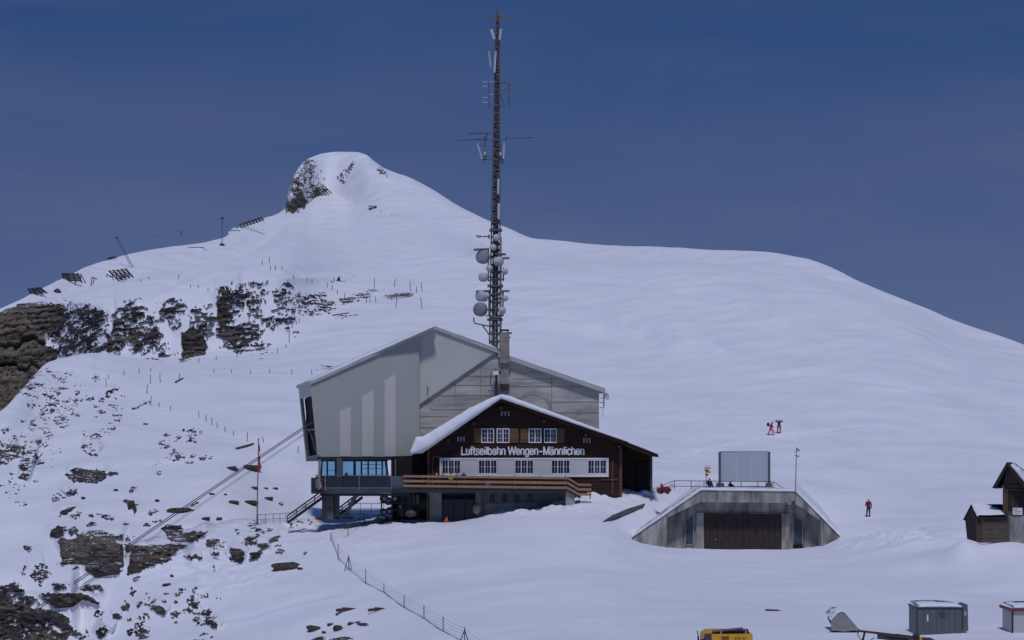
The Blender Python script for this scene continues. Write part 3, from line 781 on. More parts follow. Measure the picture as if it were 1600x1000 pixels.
for x in (782.5, 793.5): rect(mb, x - 0.8, 516.5, x + 0.8, 520, 191.0, 0.12); rect(mb, x - 0.8, 516.5, x + 0.8, 520, 191.8, 0.12)
rect(mb, 779.5, 519.2, 800, 520.8, 190.95, 1.1); rect(mb, 780, 526, 797.5, 527.3, 190.95, 1.1)
build_each(mb, 'cap_bracket', STEEL_D, chim)
# ladder frame and dish on the right eave
mb = MB()
mb.path([P(937, 614, 191.8), P(943.5, 614, 191.8), P(943.5, 636.5, 191.8), P(937, 636.5, 191.8)], 0.07)
mb.tube(P(937, 622, 191.8), P(943.5, 622, 191.8), 0.04); mb.tube(P(937, 629, 191.8), P(943.5, 629, 191.8), 0.04); mb.tube(P(942, 636, 191.8), P(942, 652, 191.8), 0.03)
mb.build('eave_ladder', STEEL_G, hall)
mb = MB(); mb.lathe(P(945.5, 619.5, 191.9), (0.8, -0.6, 0.15), [(0.02, 0), (0.22, 0.03), (0.34, 0.12), (0.37, 0.2), (0.3, 0.16), (0.05, 0.06)], 14); d = mb.build('satellite_dish', RADOME, hall, smooth=True)
mb = MB(); mb.tube(P(943.5, 617, 191.9), P(946, 619.6, 191.9), 0.05); mb.build('dish_arm', STEEL_M, d)
mb = MB(); mb.tube(P(668, 604, YW - 0.5), P(668, 618, YW - 0.5), 0.05); mb.tube(P(668, 604, YW - 0.5), P(668, 604, YW - 0.1), 0.05); mb.build('wall_lamp', STEEL_M, hall)

# webcam pole in front of the concrete gable, standing on the chalet's ridge
wp = thing('camera_pole', 'dark pole with a white camera housing in front of the concrete gable wall', 'camera pole', tuple(P(775.5, 617, 190.6)))
YC = 190.6
mb = MB(); mb.tube(P(775.5, 619, YC), P(775.5, 586, YC), 0.13); mb.build('pole', STEEL_D, wp)
mb = MB(); rect(mb, 770.5, 580, 779, 585.5, YC - 0.3, 0.7); mb.build('camera_housing', WHITE, wp)
mb = MB(); rect(mb, 779, 580.5, 783, 584, YC - 0.2, 0.4); mb.build('camera_lens', STEEL_D, wp)
mb = MB(); mb.tube(P(774.5, 580, YC), P(774.5, 574, YC), 0.03); mb.build('aerial', STEEL_D, wp)
mb = MB(); mb.path([P(767, 583, YC), P(766.5, 600, YC), P(769, 606, YC), P(775, 606, YC)], 0.045); mb.tube(P(762, 610.5, YC), P(782, 610.5, YC), 0.05); mb.tube(P(766.5, 583, YC), P(771, 583, YC), 0.04); mb.build('cable_loop', STEEL_D, wp)

# ------------------------------------------------------------------ chalet
chalet = thing('chalet', 'dark brown wooden chalet with snowy gable roof and white lettering', 'chalet', tuple(P(812, 775, 188)))
YF = 186.0
mb = MB(); plate(mb, [(667, 770), (667, 699), (783, 630), (972, 692), (972, 792), (889, 792), (889, 768.5), (667, 768.5)], YF, 5.3); mb.build('wall', WOOD_D, chalet)
# horizontal boards of the gable
mb = MB(); y = 636
while y < 770:
    xl = max(668, 783 - (y - 630) * 116 / 69 + 1); xr = min(971, 783 + (y - 630) * 189 / 62 - 1)
    if xr - xl > 6: mb.bar(P(xl, y + (0), YF - 0.01), P(xr, y, YF - 0.01), 0.035, 0.27)
    y += 5.0
mb.build('wall_boards', WOOD_D, chalet, kind='stuff')
# roof
YR = 184.7
for nm, pts in (('roof', [(646, 712), (650, 704), (783, 620.5), (783, 628)]), ('roof', [(783, 620.5), (982, 690.5), (982, 697), (783, 628)])):
    mb = MB(); plate(mb, pts, YR, 7.2); mb.build(nm, WOOD_D, chalet)
mb = MB(); plate(mb, [(972, 688), (1028, 709), (1029, 714.5), (1018, 712), (972, 695)], YR + 0.2, 7.0); mb.build('porch_roof', WOOD_D, chalet)
snow_cap('roof_snow', chalet, [(641, 710), (660, 708), (783, 622.5)], [(641.5, 703), (650, 684.5), (661, 683), (735, 637), (783, 615.5)], YR - 0.15, 7.2, n=70, amp=0.13, seed=11)
snow_cap('roof_snow', chalet, [(782, 622.5), (982, 691)], [(782, 615.5), (800, 620), (860, 642.5), (982, 688)], YR - 0.15, 7.2, n=70, amp=0.07, seed=17)
snow_cap('roof_snow', chalet, [(981, 691.5), (1027, 709.5)], [(981, 689), (1010, 699), (1027, 708)], YR + 0.1, 6.8, n=24, amp=0.04, seed=19)
# purlin heads and posts
mb = MB()
for (x, y) in [(700, 688), (741, 662), (783, 638), (850, 658), (915, 680), (968, 698)]:
    mb.bar(P(x, y, YR + 0.1), P(x, y, YF), 0.28, 0.32)
build_each(mb, 'purlin', WOOD_D, chalet)
for x in (669.5, 970):
    mb = MB(); rect(mb, x - 2, 700, x + 2, 776, YF - 0.12, 0.3); mb.build('corner_post', WOOD_B, chalet)
mb = MB(); rect(mb, 1016.5, 711, 1019.5, 772, YF + 0.2, 0.35); mb.build('porch_post', WOOD_G, chalet)
mb = MB(); plate(mb, [(972, 694), (1017, 711), (1017, 780), (972, 780)], YF + 3.6, 0.3); mb.build('porch_wall', mat('porch_wood', (0.022, 0.013, 0.010), 0.8, 0.4, 2.0, (0.5, 1, 5)), chalet)
mb = MB(); rect(mb, 996, 722, 1012, 780, YF + 3.4, 0.15); mb.build('porch_door', BLACKV, chalet)
mb = MB(); mb.bar(P(676, 714, YF - 0.08), P(688, 714, YF - 0.08), 0.12, 0.14); mb.bar(P(676, 714, YF - 0.08), P(676, 772, YF - 0.08), 0.12, 0.14); mb.bar(P(940, 749.5, YF - 0.1), P(966, 749.5, YF - 0.1), 0.14, 0.12); mb.bar(P(957, 720, YF - 0.06), P(957, 772, YF - 0.06), 0.1, 0.14); build_each(mb, 'wall_batten', WOOD_B, chalet)

def window(parent, x0, y0, x1, y1, Y, casements, cols, rows, fw=1.2, name='window', glass=GLASS):
    """frame mesh with its panes as sub-parts"""
    mb = MB()
    rect(mb, x0, y0, x0 + fw, y1, Y - 0.09, 0.12); rect(mb, x1 - fw, y0, x1, y1, Y - 0.09, 0.12)
    rect(mb, x0 + fw, y0, x1 - fw, y0 + fw, Y - 0.088, 0.118); rect(mb, x0 + fw, y1 - fw * 1.1, x1 - fw, y1, Y - 0.088, 0.118)
    cw = (x1 - x0 - 2 * fw) / casements
    for c in range(casements):
        a = x0 + fw + c * cw
        if c: rect(mb, a - fw * 0.55, y0 + fw, a + fw * 0.55, y1 - fw * 1.1, Y - 0.084, 0.11)
        for k in range(1, cols): xx = a + cw * k / cols; rect(mb, xx - 0.22, y0 + fw, xx + 0.22, y1 - fw, Y - 0.07, 0.05)
        for k in range(1, rows): yy = y0 + (y1 - y0) * k / rows; rect(mb, a + 0.5, yy - 0.22, a + cw - 0.5, yy + 0.22, Y - 0.066, 0.05)
    f = mb.build(name, WHITE, parent)
    for c in range(casements):
        a = x0 + fw + c * cw
        g = MB(); rect(g, a + (0.5 if c else 0), y0 + fw, a + cw - (0.5 if c < casements - 1 else 0), y1 - fw, Y - 0.045, 0.03)
        g.build('pane', glass if random.random() < 0.7 else CURT, f)
    return f
# white band with the five triple windows
mb = MB()
rect(mb, 687, 715.5, 951, 718, YF - 0.16, 0.16); rect(mb, 687, 741, 951, 745.2, YF - 0.16, 0.16)
rect(mb, 687, 718, 689.5, 741, YF - 0.157, 0.157); rect(mb, 948.5, 718, 951, 741, YF - 0.157, 0.157)
mb.build('window_band', WHITE, chalet)
for i, x in enumerate((690, 747, 804, 861, 918)):
    window(chalet, x, 718.2, x + 30, 740.8, YF - 0.05, 3, 2, 2, 1.3)
    if i < 4:
        mb = MB(); rect(mb, x + 30.3, 718.3, x + 56.7, 740.7, YF - 0.12, 0.12); mb.build('band_panel', BANDW, chalet)
for x in (752, 776, 826, 850):
    window(chalet, x, 669.5, x + 20, 692, YF - 0.05, 2, 2, 3, 1.4)
for x0, x1, cut in ((740, 751.5, 0), (797, 810, 0), (813.5, 825.5, 0), (871, 882, 0)):
    mb = MB(); rect(mb, x0, 669.5, x1, 691.5, YF - 0.14, 0.1); s = mb.build('shutter', mat('shutter_wood', (0.16, 0.088, 0.042), 0.75, 0.35, 2.5, (3, 1, 0.6), bump=0.2), chalet)
    mb = MB()
    for yy in (674, 687): rect(mb, x0 + 0.6, yy - 0.8, x1 - 0.6, yy + 0.8, YF - 0.17, 0.035)
    build_each(mb, 'shutter_batten', WOOD_B, s)
for x0, y0, x1, y1 in ((783, 643.5, 796, 650), (714.5, 683, 726, 690), (911.5, 685, 922.5, 692)):
    mb = MB(); mx_ = (x0 + x1) / 2
    rect(mb, mx_ - 0.8, y0, mx_ + 0.8, y1, YF - 0.1, 0.1); rect(mb, x0 + 3.4, y0, x1 - 3.4, y0 + 1.1, YF - 0.096, 0.096); rect(mb, x0, y0 - 0.5, x0 + 2, y1, YF - 0.09, 0.06); rect(mb, x1 - 2, y0 - 0.5, x1, y1, YF - 0.09, 0.06)
    f = mb.build('vent_window', mat('grey_frame', (0.35, 0.34, 0.36), 0.6, 0.1, 1.0), chalet)
    mb = MB(); rect(mb, x0 + 2.2, y0 + 0.6, x1 - 2.2, y1 + 0.2, YF - 0.05, 0.05); mb.build('pane', GLASS, f)
# lettering: each letter cut from strokes of one width, mounted proud of the boards
def arc(cx, cy, rx, ry, a0, a1, n=9):
    return [(cx + rx * math.cos(R(a0 + (a1 - a0) * k / n)), cy + ry * math.sin(R(a0 + (a1 - a0) * k / n))) for k in range(n + 1)]
XH = 0.53
bowl = arc(0.25, XH / 2, 0.19, XH / 2, 0, 360, 16)
GLY = {
 'L': (0.52, [[(0.07, 1.0 - .27), (0.07, 0), (0.46, 0)]]), 'l': (0.20, [[(0.10, 0.73), (0.10, 0)]]),
 'i': (0.20, [[(0.10, XH), (0.10, 0)], [(0.10, 0.73), (0.10, 0.66)]]),
 'u': (0.50, [[(0.07, XH), (0.07, 0.17)] + arc(0.235, 0.17, 0.165, 0.17, 180, 360, 8), [(0.40, XH), (0.40, 0)]]),
 'n': (0.50, [[(0.07, XH), (0.07, 0)], arc(0.235, XH - 0.17, 0.165, 0.17, 180, 0, 8) + [(0.40, 0)]]),
 'h': (0.50, [[(0.07, 0.73), (0.07, 0)], arc(0.235, XH - 0.17, 0.165, 0.17, 180, 0, 8) + [(0.40, 0)]]),
 'b': (0.52, [[(0.07, 0.73), (0.07, 0)], bowl]), 'f': (0.28, [[(0.12, 0)] + [(0.12, 0.58)] + arc(0.24, 0.61, 0.12, 0.12, 180, 90, 4), [(0.01, XH - .02), (0.25, XH - .02)]]),
 't': (0.29, [[(0.12, 0.68), (0.12, 0.10)] + arc(0.22, 0.10, 0.10, 0.10, 180, 270, 4) + [(0.26, 0.0)], [(0.01, XH - .02), (0.25, XH - .02)]]),
 's': (0.44, [arc(0.21, XH - 0.14, 0.155, 0.14, 20, 180, 7) + arc(0.21, XH - 0.14, 0.155, 0.13, 180, 250, 3) + arc(0.21, 0.14, 0.165, 0.125, 70, 0, 3) + arc(0.21, 0.14, 0.165, 0.14, 0, -165, 7)]),
 'e': (0.49, [[(0.06, XH / 2 + .01), (0.42, XH / 2 + .01)] + arc(0.24, XH / 2, 0.18, XH / 2, 5, 322, 14)]),
 'a': (0.49, [arc(0.22, XH - 0.15, 0.15, 0.15, 165, 0, 7) + [(0.37, 0.0)], arc(0.21, 0.15, 0.15, 0.15, 90, 270, 8) + [(0.30, 0.03), (0.37, 0.12)], [(0.21, 0.30), (0.37, 0.33)]]),
 'g': (0.52, [bowl, [(0.43, XH), (0.43, -0.06)] + arc(0.25, -0.06, 0.18, 0.14, 0, -160, 7)]),
 'c': (0.46, [arc(0.24, XH / 2, 0.18, XH / 2, 42, 318, 12)]),
 'W': (0.86, [[(0.03, 0.73), (0.22, 0), (0.43, 0.70), (0.64, 0), (0.83, 0.73)]]), 'M': (0.74, [[(0.08, 0), (0.08, 0.73), (0.36, 0.02), (0.64, 0.73), (0.64, 0)]]),
 '-': (0.50, [[(0.06, 0.29), (0.42, 0.29)]]), ' ': (0.24, []),
}
GLY['\u00e4'] = (0.49, GLY['a'][1] + [[(0.12, 0.73), (0.12, 0.66)], [(0.31, 0.73), (0.31, 0.66)]])
def lettering(text, x0, x1, ybase, ytop, Y, parent, m, wt=0.135):
    tot = sum(GLY[ch][0] for ch in text)
    a, b = P(x0, ybase, Y), P(x1, ybase, Y)
    hz = (P(x0, ytop, Y).z - a.z) / 0.73
    hx = (b.x - a.x) / tot; x = 0
    for ch in text:
        w, st = GLY[ch]
        mb = MB()
        for k, line in enumerate(st):
            for q, (p, r) in enumerate(zip(line[:-1], line[1:])):
                px_, pz_ = (x + p[0]) * hx, p[1] * hz; qx_, qz_ = (x + r[0]) * hx, r[1] * hz
                dx_, dz_ = qx_ - px_, qz_ - pz_; L_ = math.hypot(dx_, dz_)
                if L_ < 1e-6: continue
                hw = wt * hz * 0.5; ux, uz = dx_ / L_, dz_ / L_
                e = hw * (0.55 if len(line) > 4 else (1.0 if 0 < q or q < len(line) - 2 else 0)) if len(line) > 2 else 0
                base = Vector((a.x, Y, a.z)); tilt = (b.z - a.z) / (b.x - a.x)
                cs = [(px_ - ux * e + uz * hw, pz_ - uz * e - ux * hw), (qx_ + ux * e + uz * hw, qz_ + uz * e - ux * hw), (qx_ + ux * e - uz * hw, qz_ + uz * e + ux * hw), (px_ - ux * e - uz * hw, pz_ - uz * e + ux * hw)]
                mb.prism([base + Vector((cx, -0.05 - 0.0006 * (q % 2) - 0.0013 * k, cz + cx * tilt)) for cx, cz in cs], (0, 0.05, 0))
        if st: mb.build('letter', m, parent)
        x += w
lettering('Luftseilbahn Wengen-M\u00e4nnlichen', 720.5, 913.5, 710.2, 698.4, YF - 0.05, chalet, WHITE)

# ground floor below the terrace
mb = MB(); rect(mb, 667, 769, 690, 820, YF - 0.25, 3); mb.build('concrete_pier', CONC_L, chalet)
mb = MB(); rect(mb, 690, 762, 742.5, 820, YF + 0.5, 0.3); dr = mb.build('doorway', BLACKV, chalet)
mb = MB()
for x in (690.7, 708, 726, 741.6): rect(mb, x - 0.6, 772, x + 0.6, 815, YF + 0.42, 0.08)
rect(mb, 690, 764, 742.5, 773, YF + 0.41, 0.08); rect(mb, 690, 780, 742.5, 781, YF + 0.42, 0.07)
mb.build('door_frame', mat('blue_black_frame', (0.02, 0.022, 0.04), 0.4, 0.2, 1.0), dr)
for x in (699.5, 717, 734):
    mb = MB(); rect(mb, x - 8, 781.2, x + 8, 815, YF + 0.46, 0.03); mb.build('door_pane', GLASS, dr)
mb = MB(); plate(mb, [(742.5, 769), (890, 769), (890, 806), (742.5, 806)], YF - 0.2, 2.5); mb.build('basement_wall', mat('grey_render', (0.17, 0.165, 0.155), 0.9, 0.3, 0.8, bump=0.15), chalet)
mb = MB(); rect(mb, 744, 770, 751, 806, YF - 0.26, 0.1); mb.build('basement_pilaster', CONC_L, chalet)
mb = MB(); plate(mb, [(758, 787.5), (840, 786), (840, 804), (758, 804)], YF - 0.235, 0.1); mb.build('plinth', mat('pale_plinth', (0.30, 0.295, 0.285), 0.9, 0.25, 0.8), chalet)
for x in (769, 788.5, 808, 828):
    mb = MB(); pts = [(x - 4, 785), (x - 4, 776)] + [(x - 4 * math.cos(a), 776 - 4 * math.sin(a)) for a in (0.5, 1.05, 1.57, 2.1, 2.64)] + [(x + 4, 776), (x + 4, 785)]
    plate(mb, pts, YF - 0.26, 0.08); mb.build('arched_window', GLASS, chalet)
mb = MB(); mb.path([P(664, 771, YF - 0.4), P(668.5, 774, YF - 0.4), P(669.5, 779, YF - 0.4), P(669.5, 812, YF - 0.4)], 0.09, 8); mb.build('drain_pipe', STEEL_D, chalet)
mb = MB(); rect(mb, 613, 769, 667, 812, YF + 1.2, 0.3); mb.build('basement_screen', BLACKV, chalet)
mb = MB()
for x in (646, 652.5): rect(mb, x - 2, 772, x + 2, 808, YF + 0.9, 0.12)
mb.build('screen_panel', mat('dim_grey', (0.06, 0.062, 0.066), 0.8, 0.3, 1.0), chalet)
# left side wall of the chalet under the eaves, and the wall behind the terrace
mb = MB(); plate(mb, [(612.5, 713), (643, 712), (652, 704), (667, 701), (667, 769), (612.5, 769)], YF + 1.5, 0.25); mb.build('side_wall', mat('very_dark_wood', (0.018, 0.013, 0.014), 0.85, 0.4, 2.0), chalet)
mb = MB(); mb.tube(P(618, 718, YF + 0.9), P(618, 764, YF + 0.9), 0.06); mb.build('downpipe', STEEL_G, chalet)

# ------------------------------------------------------------------ terrace
YT = 182.9
ter = thing('terrace', 'raised terrace with tan plank railing along the chalet front', 'terrace', tuple(P(760, 769, 184)))
mb = MB(); plate(mb, [(612, 763), (886, 765), (886, 770.5), (612, 769.5)], YT, 3.1); mb.build('deck', STEEL_D, ter)
mb = MB(); rect(mb, 884, 766, 898, 792, YT + 0.3, 1.6); mb.build('deck_abutment', CONC_L, ter)
for k, (y0, y1) in enumerate(((742.3, 745.8), (749.6, 753.6), (757.2, 761.0))):
    for a, b in ((630, 713), (713.4, 800), (800.4, 887)):
        mb = MB(); ya, yb = y0 + (a - 630) * 0.012, y0 + (b - 630) * 0.012; h = y1 - y0
        plate(mb, [(a, ya), (b, yb), (b, yb + h), (a, ya + h)], YT - 0.12, 0.07); mb.build('rail_board', WOOD_T, ter)
    mb = MB(); h = y1 - y0; yy = y0 + 3.1
    plate(mb, [(887.2, yy), (904, yy + 10.2), (904, yy + 10.2 + h), (887.2, yy + h)], YT - 0.12, 0.07); mb.build('rail_board', WOOD_T, ter)
    mb = MB(); plate(mb, [(904.2, yy + 10.2), (924, yy + 10.5), (924, yy + 10.5 + h), (904.2, yy + 10.2 + h)], YT - 0.12, 0.07); mb.build('rail_board', WOOD_T, ter)
for x in (633, 660, 687, 725, 763, 805, 845, 884):
    mb = MB(); rect(mb, x - 0.8, 743, x + 0.8, 767, YT - 0.04, 0.1); mb.build('rail_post', WOOD_B, ter)
for x, y in ((904, 757), (922, 758)):
    mb = MB(); rect(mb, x - 0.8, y, x + 0.8, y + 22, YT - 0.04, 0.1); mb.build('rail_post', WOOD_B, ter)
mb = MB()
for k in range(7):
    mb.box(P(888 + k * 2.6, 766 + k * 1.6, YT), P(891 + k * 2.6, 768 + k * 1.6, YT + 1.5))
mb.build('steps', WOOD_B, ter)
mb = MB(); rect(mb, 630, 745, 887, 765, YT + 1.9, 0.03); 

# ------------------------------------------------------------------ boarding platform under the hall
YP = 183.2
plat = thing('boarding_platform', 'dark steel boarding platform on concrete legs under the station hall', 'platform', tuple(P(560, 806, 186)))
mb = MB(); plate(mb, [(487, 765.5), (640, 764.5), (640, 770.5), (487, 771.5)], YP, 7.0); mb.build('deck', mat('deck_steel', (0.06, 0.066, 0.078), 0.55, 0.3, 1.2), plat)
mb = MB(); rect(mb, 500, 771, 640, 775, YP + 0.5, 0.3); rect(mb, 500, 771, 640, 775, YP + 5, 0.3); build_each(mb, 'deck_beam', STEEL_D, plat)
for a, b in ((509, 536), (536.6, 561), (561.6, 611)):
    mb = MB(); rect(mb, a, 745, b, 763, YP + 0.02, 0.06); mb.build('railing_panel', mat('smoked_panel', (0.022, 0.026, 0.034), 0.25, 0.3, 0.8, spec=0.5), plat)
mb = MB(); rect(mb, 612, 744, 630, 764.5, YP - 0.01, 0.08); mb.build('railing_panel', mat('grey_blue_panel', (0.085, 0.098, 0.12), 0.5, 0.2, 0.8), plat)
for x in (508, 561.3, 611.3):
    mb = MB(); rect(mb, x - 0.9, 743, x + 0.9, 767, YP - 0.05, 0.1); mb.build('railing_post', STEEL_G if x == 508 else STEEL_M, plat)
mb = MB(); rect(mb, 507, 742.6, 613, 744, YP - 0.06, 0.12); rect(mb, 507, 761.5, 613, 763, YP - 0.055, 0.05); mb.build('top_rail', STEEL_M, plat)
mb = MB(); rect(mb, 486, 748, 498, 770, YP - 0.4, 0.12); rect(mb, 486, 768, 508, 771, YP - 0.6, 1.6); rect(mb, 486, 746.5, 508, 748, YP - 0.4, 0.1); mb.build('landing_box', STEEL_D, plat)
mb = MB(); rect(mb, 493, 748.5, 499, 763, YP - 0.46, 0.06); mb.build('landing_panel', mat('ochre_panel', (0.17, 0.14, 0.08), 0.6, 0.3, 1.0), plat)
mb = MB(); mb.tube(P(498.5, 765, YP - 0.5), P(499.5, 718, YP - 0.5), 0.12, n=8); mb.build('landing_pole', STEEL_G, plat)
for k in range(4):
    mb = MB(); rect(mb, 500.5, 748.5 + k * 4.2, 504, 750.5 + k * 4.2, YP - 0.46, 0.05); mb.build('warning_plate', mat('dull_red', (0.28, 0.06, 0.07), 0.6, 0.2, 1), plat)
mb = MB(); rect(mb, 503, 771, 521, 812, YP + 1.0, 2.6); mb.build('leg', mat('dark_concrete', (0.095, 0.095, 0.10), 0.9, 0.4, 1.2), plat)
mb = MB(); rect(mb, 523, 771, 530, 808, YP + 2.2, 0.5); mb.build('leg', STEEL_M, plat)
mb = MB(); mb.bar(P(557, 771, YP + 1.4), P(541, 804, YP + 1.4), 0.4, 0.36); mb.build('leg', STEEL_M, plat)
mb = MB(); rect(mb, 536, 803, 547, 806, YP + 1.0, 1.0); mb.build('foot_plate', STEEL_D, plat)
mb = MB(); rect(mb, 526, 716, 534, 771, YP + 6.0, 0.55); mb.build('hall_column', STEEL_M, plat)
mb = MB(); rect(mb, 611, 716, 617, 771, YP + 5.8, 0.5); mb.build('hall_column', STEEL_D, plat)

def stair(parent_label, p0, p1, Y, w, nstep, label):
    st = thing('steel_staircase', label, 'staircase', tuple(P(p0[0], p0[1] + 4, Y)))
    for yy in (Y, Y + w):
        mb = MB(); mb.bar(P(*p0, yy), P(*p1, yy), 0.08, 0.28); mb.build('stringer', STEEL_D, st)
        mb = MB(); mb.bar(P(p0[0], p0[1] - 11, yy), P(p1[0], p1[1] - 11, yy), 0.09, 0.14); mb.bar(P(p0[0], p0[1] - 6, yy), P(p1[0], p1[1] - 6, yy), 0.07, 0.10); build_each(mb, 'handrail', STEEL_D, st)
        for k in range(5):
            t = k / 4; x, y = p0[0] + (p1[0] - p0[0]) * t, p0[1] + (p1[1] - p0[1]) * t
            mb = MB(); rect(mb, x - 0.7, y - 11, x + 0.7, y, yy - 0.03, 0.06); mb.build('baluster', STEEL_D, st)
    for k in range(nstep):
        t = (k + 0.5) / nstep; x, y = p0[0] + (p1[0] - p0[0]) * t, p0[1] + (p1[1] - p0[1]) * t
        mb = MB(); mb.box(P(x - 2, y, Y), P(x + 2, y + 0.8, Y + w)); mb.build('tread', STEEL_M, st)
    return st
stair(0, (449, 817), (506, 776), YP + 0.3, 1.4, 14, 'dark steel staircase rising from the snow to the left end of the platform')
stair(0, (524, 809), (566, 777), YP + 3.6, 1.2, 10, 'second steel staircase behind the concrete leg under the platform')

# ------------------------------------------------------------------ the cabin
YCB = 190.6
cab = thing('cable_car', 'glazed cable car cabin docked under the station hall', 'cable car', tuple(P(552, 764, YCB + 1.5)))
CABB = mat('cabin_body', (0.045, 0.055, 0.075), 0.35, 0.2, 0.8, spec=0.5)
mb = MB(); plate(mb, [(500, 744), (608, 744), (606, 764), (502, 764)], YCB, 3.0); mb.build('body', CABB, cab)
mb = MB(); plate(mb, [(503, 717.5), (600, 717.5), (604, 721), (500, 721)], YCB, 3.0); mb.build('roof', CABB, cab)
PILL = [(500.5, 503), (510, 512.5), (523, 528), (533, 535.5), (552, 556), (563.5, 566), (574, 576.5), (586.5, 589), (596, 598.5), (603.5, 607.5)]
CG = mat('cabin_glass', (0.1, 0.2, 0.3), 0.05)
_t = CG.node_tree; _tr = _t.nodes.new('ShaderNodeBsdfTransparent'); _tr.inputs[0].default_value = (0.76, 0.90, 0.96, 1)
_gl = _t.nodes.new('ShaderNodeBsdfGlossy'); _gl.inputs['Roughness'].default_value = 0.05; _mxs = _t.nodes.new('ShaderNodeMixShader'); _mxs.inputs[0].default_value = 0.1
_t.links.new(_tr.outputs[0], _mxs.inputs[1]); _t.links.new(_gl.outputs[0], _mxs.inputs[2]); _t.links.new(_mxs.outputs[0], _t.nodes['Material Output'].inputs['Surface'])
for i, (a, b) in enumerate(PILL):
    for yy in (YCB, YCB + 2.9):
        mb = MB(); lean = 2.0 if i == len(PILL) - 1 else (1.2 if i == 0 else 0)
        top = (a - 2.5, b - 2.5) if i == len(PILL) - 1 else ((a + 1.5, b + 1.5) if i == 0 else (a, b))
        plate(mb, [(top[0], 721), (top[1], 721), (b, 744), (a, 744)], yy, 0.1); mb.build('window_pillar', CABB, cab)
    if i < len(PILL) - 1:
        c, d = b, PILL[i+1][0]
        for yy in (YCB + 0.04, YCB + 2.94):
            mb = MB(); plate(mb, [(c, 721), (d, 721), (d, 744), (c, 744)], yy, 0.03); mb.build('window_pane', CG, cab)
mb = MB()
for yy in (YCB + 0.02, YCB + 2.93):
    mb.bar(P(566, 732, yy), P(598, 732, yy), 0.05, 0.05); mb.bar(P(566, 726, yy), P(598, 726, yy), 0.05, 0.05); mb.bar(P(512, 735, yy), P(523, 735, yy), 0.05, 0.05)
build_each(mb, 'window_bar', CABB, cab)
mb = MB(); mb.bar(P(552, 717.5, YCB + 1.5), P(552, 690, YCB + 1.5), 0.5, 0.5); mb.build('hanger', STEEL_D, cab)

# machinery under the terrace
mach = thing('winch_frame', 'dark steel machine frame with round wheels under the terrace', 'machine', tuple(P(615, 808, 185)))
mb = MB()
for x in (596, 612, 628, 640): rect(mb, x - 1, 772, x + 1, 808, 184.8, 0.3)
for y in (786, 797): rect(mb, 592, y - 0.7, 642, y + 0.7, 184.75, 0.2)
mb.build('frame', STEEL_D, mach)
for x, y, r in ((600, 779, .42), (607, 783, .40), (617, 779, .38), (600, 800, .35), (609, 798, .38), (626, 792, .3)):
    mb = MB(); c = P(x, y, 185.2); mb.lathe(c, (0, -1, 0), [(r, -0.12), (r, 0.12), (r * 0.7, 0.14), (r * 0.2, 0.16)], 14); mb.build('wheel', STEEL_D, mach)
    mb = MB(); mb.lathe(c + Vector((0, -0.16, 0)), (0, -1, 0), [(r * 0.5, 0), (r * 0.5, 0.02), (0.02, 0.04)], 10); mb.build('hub', STEEL_G, mach)
mb = MB(); rect(mb, 622, 770, 645, 806, 185.6, 0.8); mb.build('housing', STEEL_D, mach)
b = MB(); g0 = P(642, 803, 183.4); b.lathe(g0, (0, 0, 1), [(0.1, -0.3), (0.45, -0.2), (0.55, 0.05), (0.4, 0.28), (0.1, 0.38)], 12)
solo(b, 'cable_drum', mat('grey_plastic', (0.07, 0.068, 0.066), 0.7, 0.3, 2), 'squat grey drum lying in the snow in front of the machine frame', 'drum', tuple(g0), smooth=True)
b = MB(); g0 = P(744.5, 794, 184.5); b.lathe(g0 - Vector((0, 0, .45)), (0.1, -.2, 1), [(0.15, -.1), (0.36, 0.1), (0.42, 0.42), (0.36, 0.72), (0.14, 0.9)], 14)
solo(b, 'straw_ball', mat('beige_padding', (0.30, 0.25, 0.17), 0.9, 0.3, 4, bump=0.3), 'beige rounded padding against the right side of the dark doorway', 'padding', tuple(g0), smooth=True)
cone = thing('traffic_cone', 'small orange cone half buried at the dark doorway', 'cone', tuple(P(697.5, 812, 184.3)))
b = MB(); c0 = P(697.5, 812.5, 184.3); b.lathe(c0, (0.25, 0, 1), [(0.15, -.1), (0.13, 0.03), (0.03, 0.34)], 12); b.build('cone_body', ORNG, cone, smooth=True)
b = MB(); b.box(c0 - Vector((.22, .22, .12)), c0 + Vector((.22, .22, -.06))); b.build('cone_base', ORNG, cone)
b = MB(); plate(b, [(592, 817), (620, 806), (631, 804), (625, 812), (608, 820)], 182.0, 0.12)
# ------------------------------------------------------------------ radio mast behind the hall
YM = 206.0
def MC(py): return 773.2 + (530 - py) * 4.4 / 520        # its centre line in the photograph
def MHW(py): return float(np.interp(py, [8, 20, 60, 130, 260, 380, 540, 620], [0.5, 1.4, 2.6, 3.6, 5.2, 7.0, 8.2, 8.6]))
mast = thing('radio_mast', 'tall dark lattice radio mast with white antennas rising behind the station hall', 'radio mast', tuple(P(773, 620, YM)))
MST = mat('mast_steel', (0.13, 0.13, 0.138), 0.55, 0.35, 2.0)
MSL = mat('mast_rung', (0.22, 0.215, 0.21), 0.5, 0.3, 2.0)
def leg(sx, sy, py): 
    h = MHW(py) * M(YM); c = P(MC(py), py, YM); return c + Vector((sx * h, sy * h, 0))
LV = [620, 540, 460, 380, 300, 240, 180, 120, 60, 22]
for sx, sy in ((-1, -1), (1, -1), (1, 1), (-1, 1)):
    mb = MB()
    for a, b in zip(LV[:-1], LV[1:]): mb.tube(leg(sx, sy, a), leg(sx, sy, b), 0.075, n=6)
    mb.build('leg', MST, mast)
mb = MB(); rg = MB(); y = 612.0; k = 0
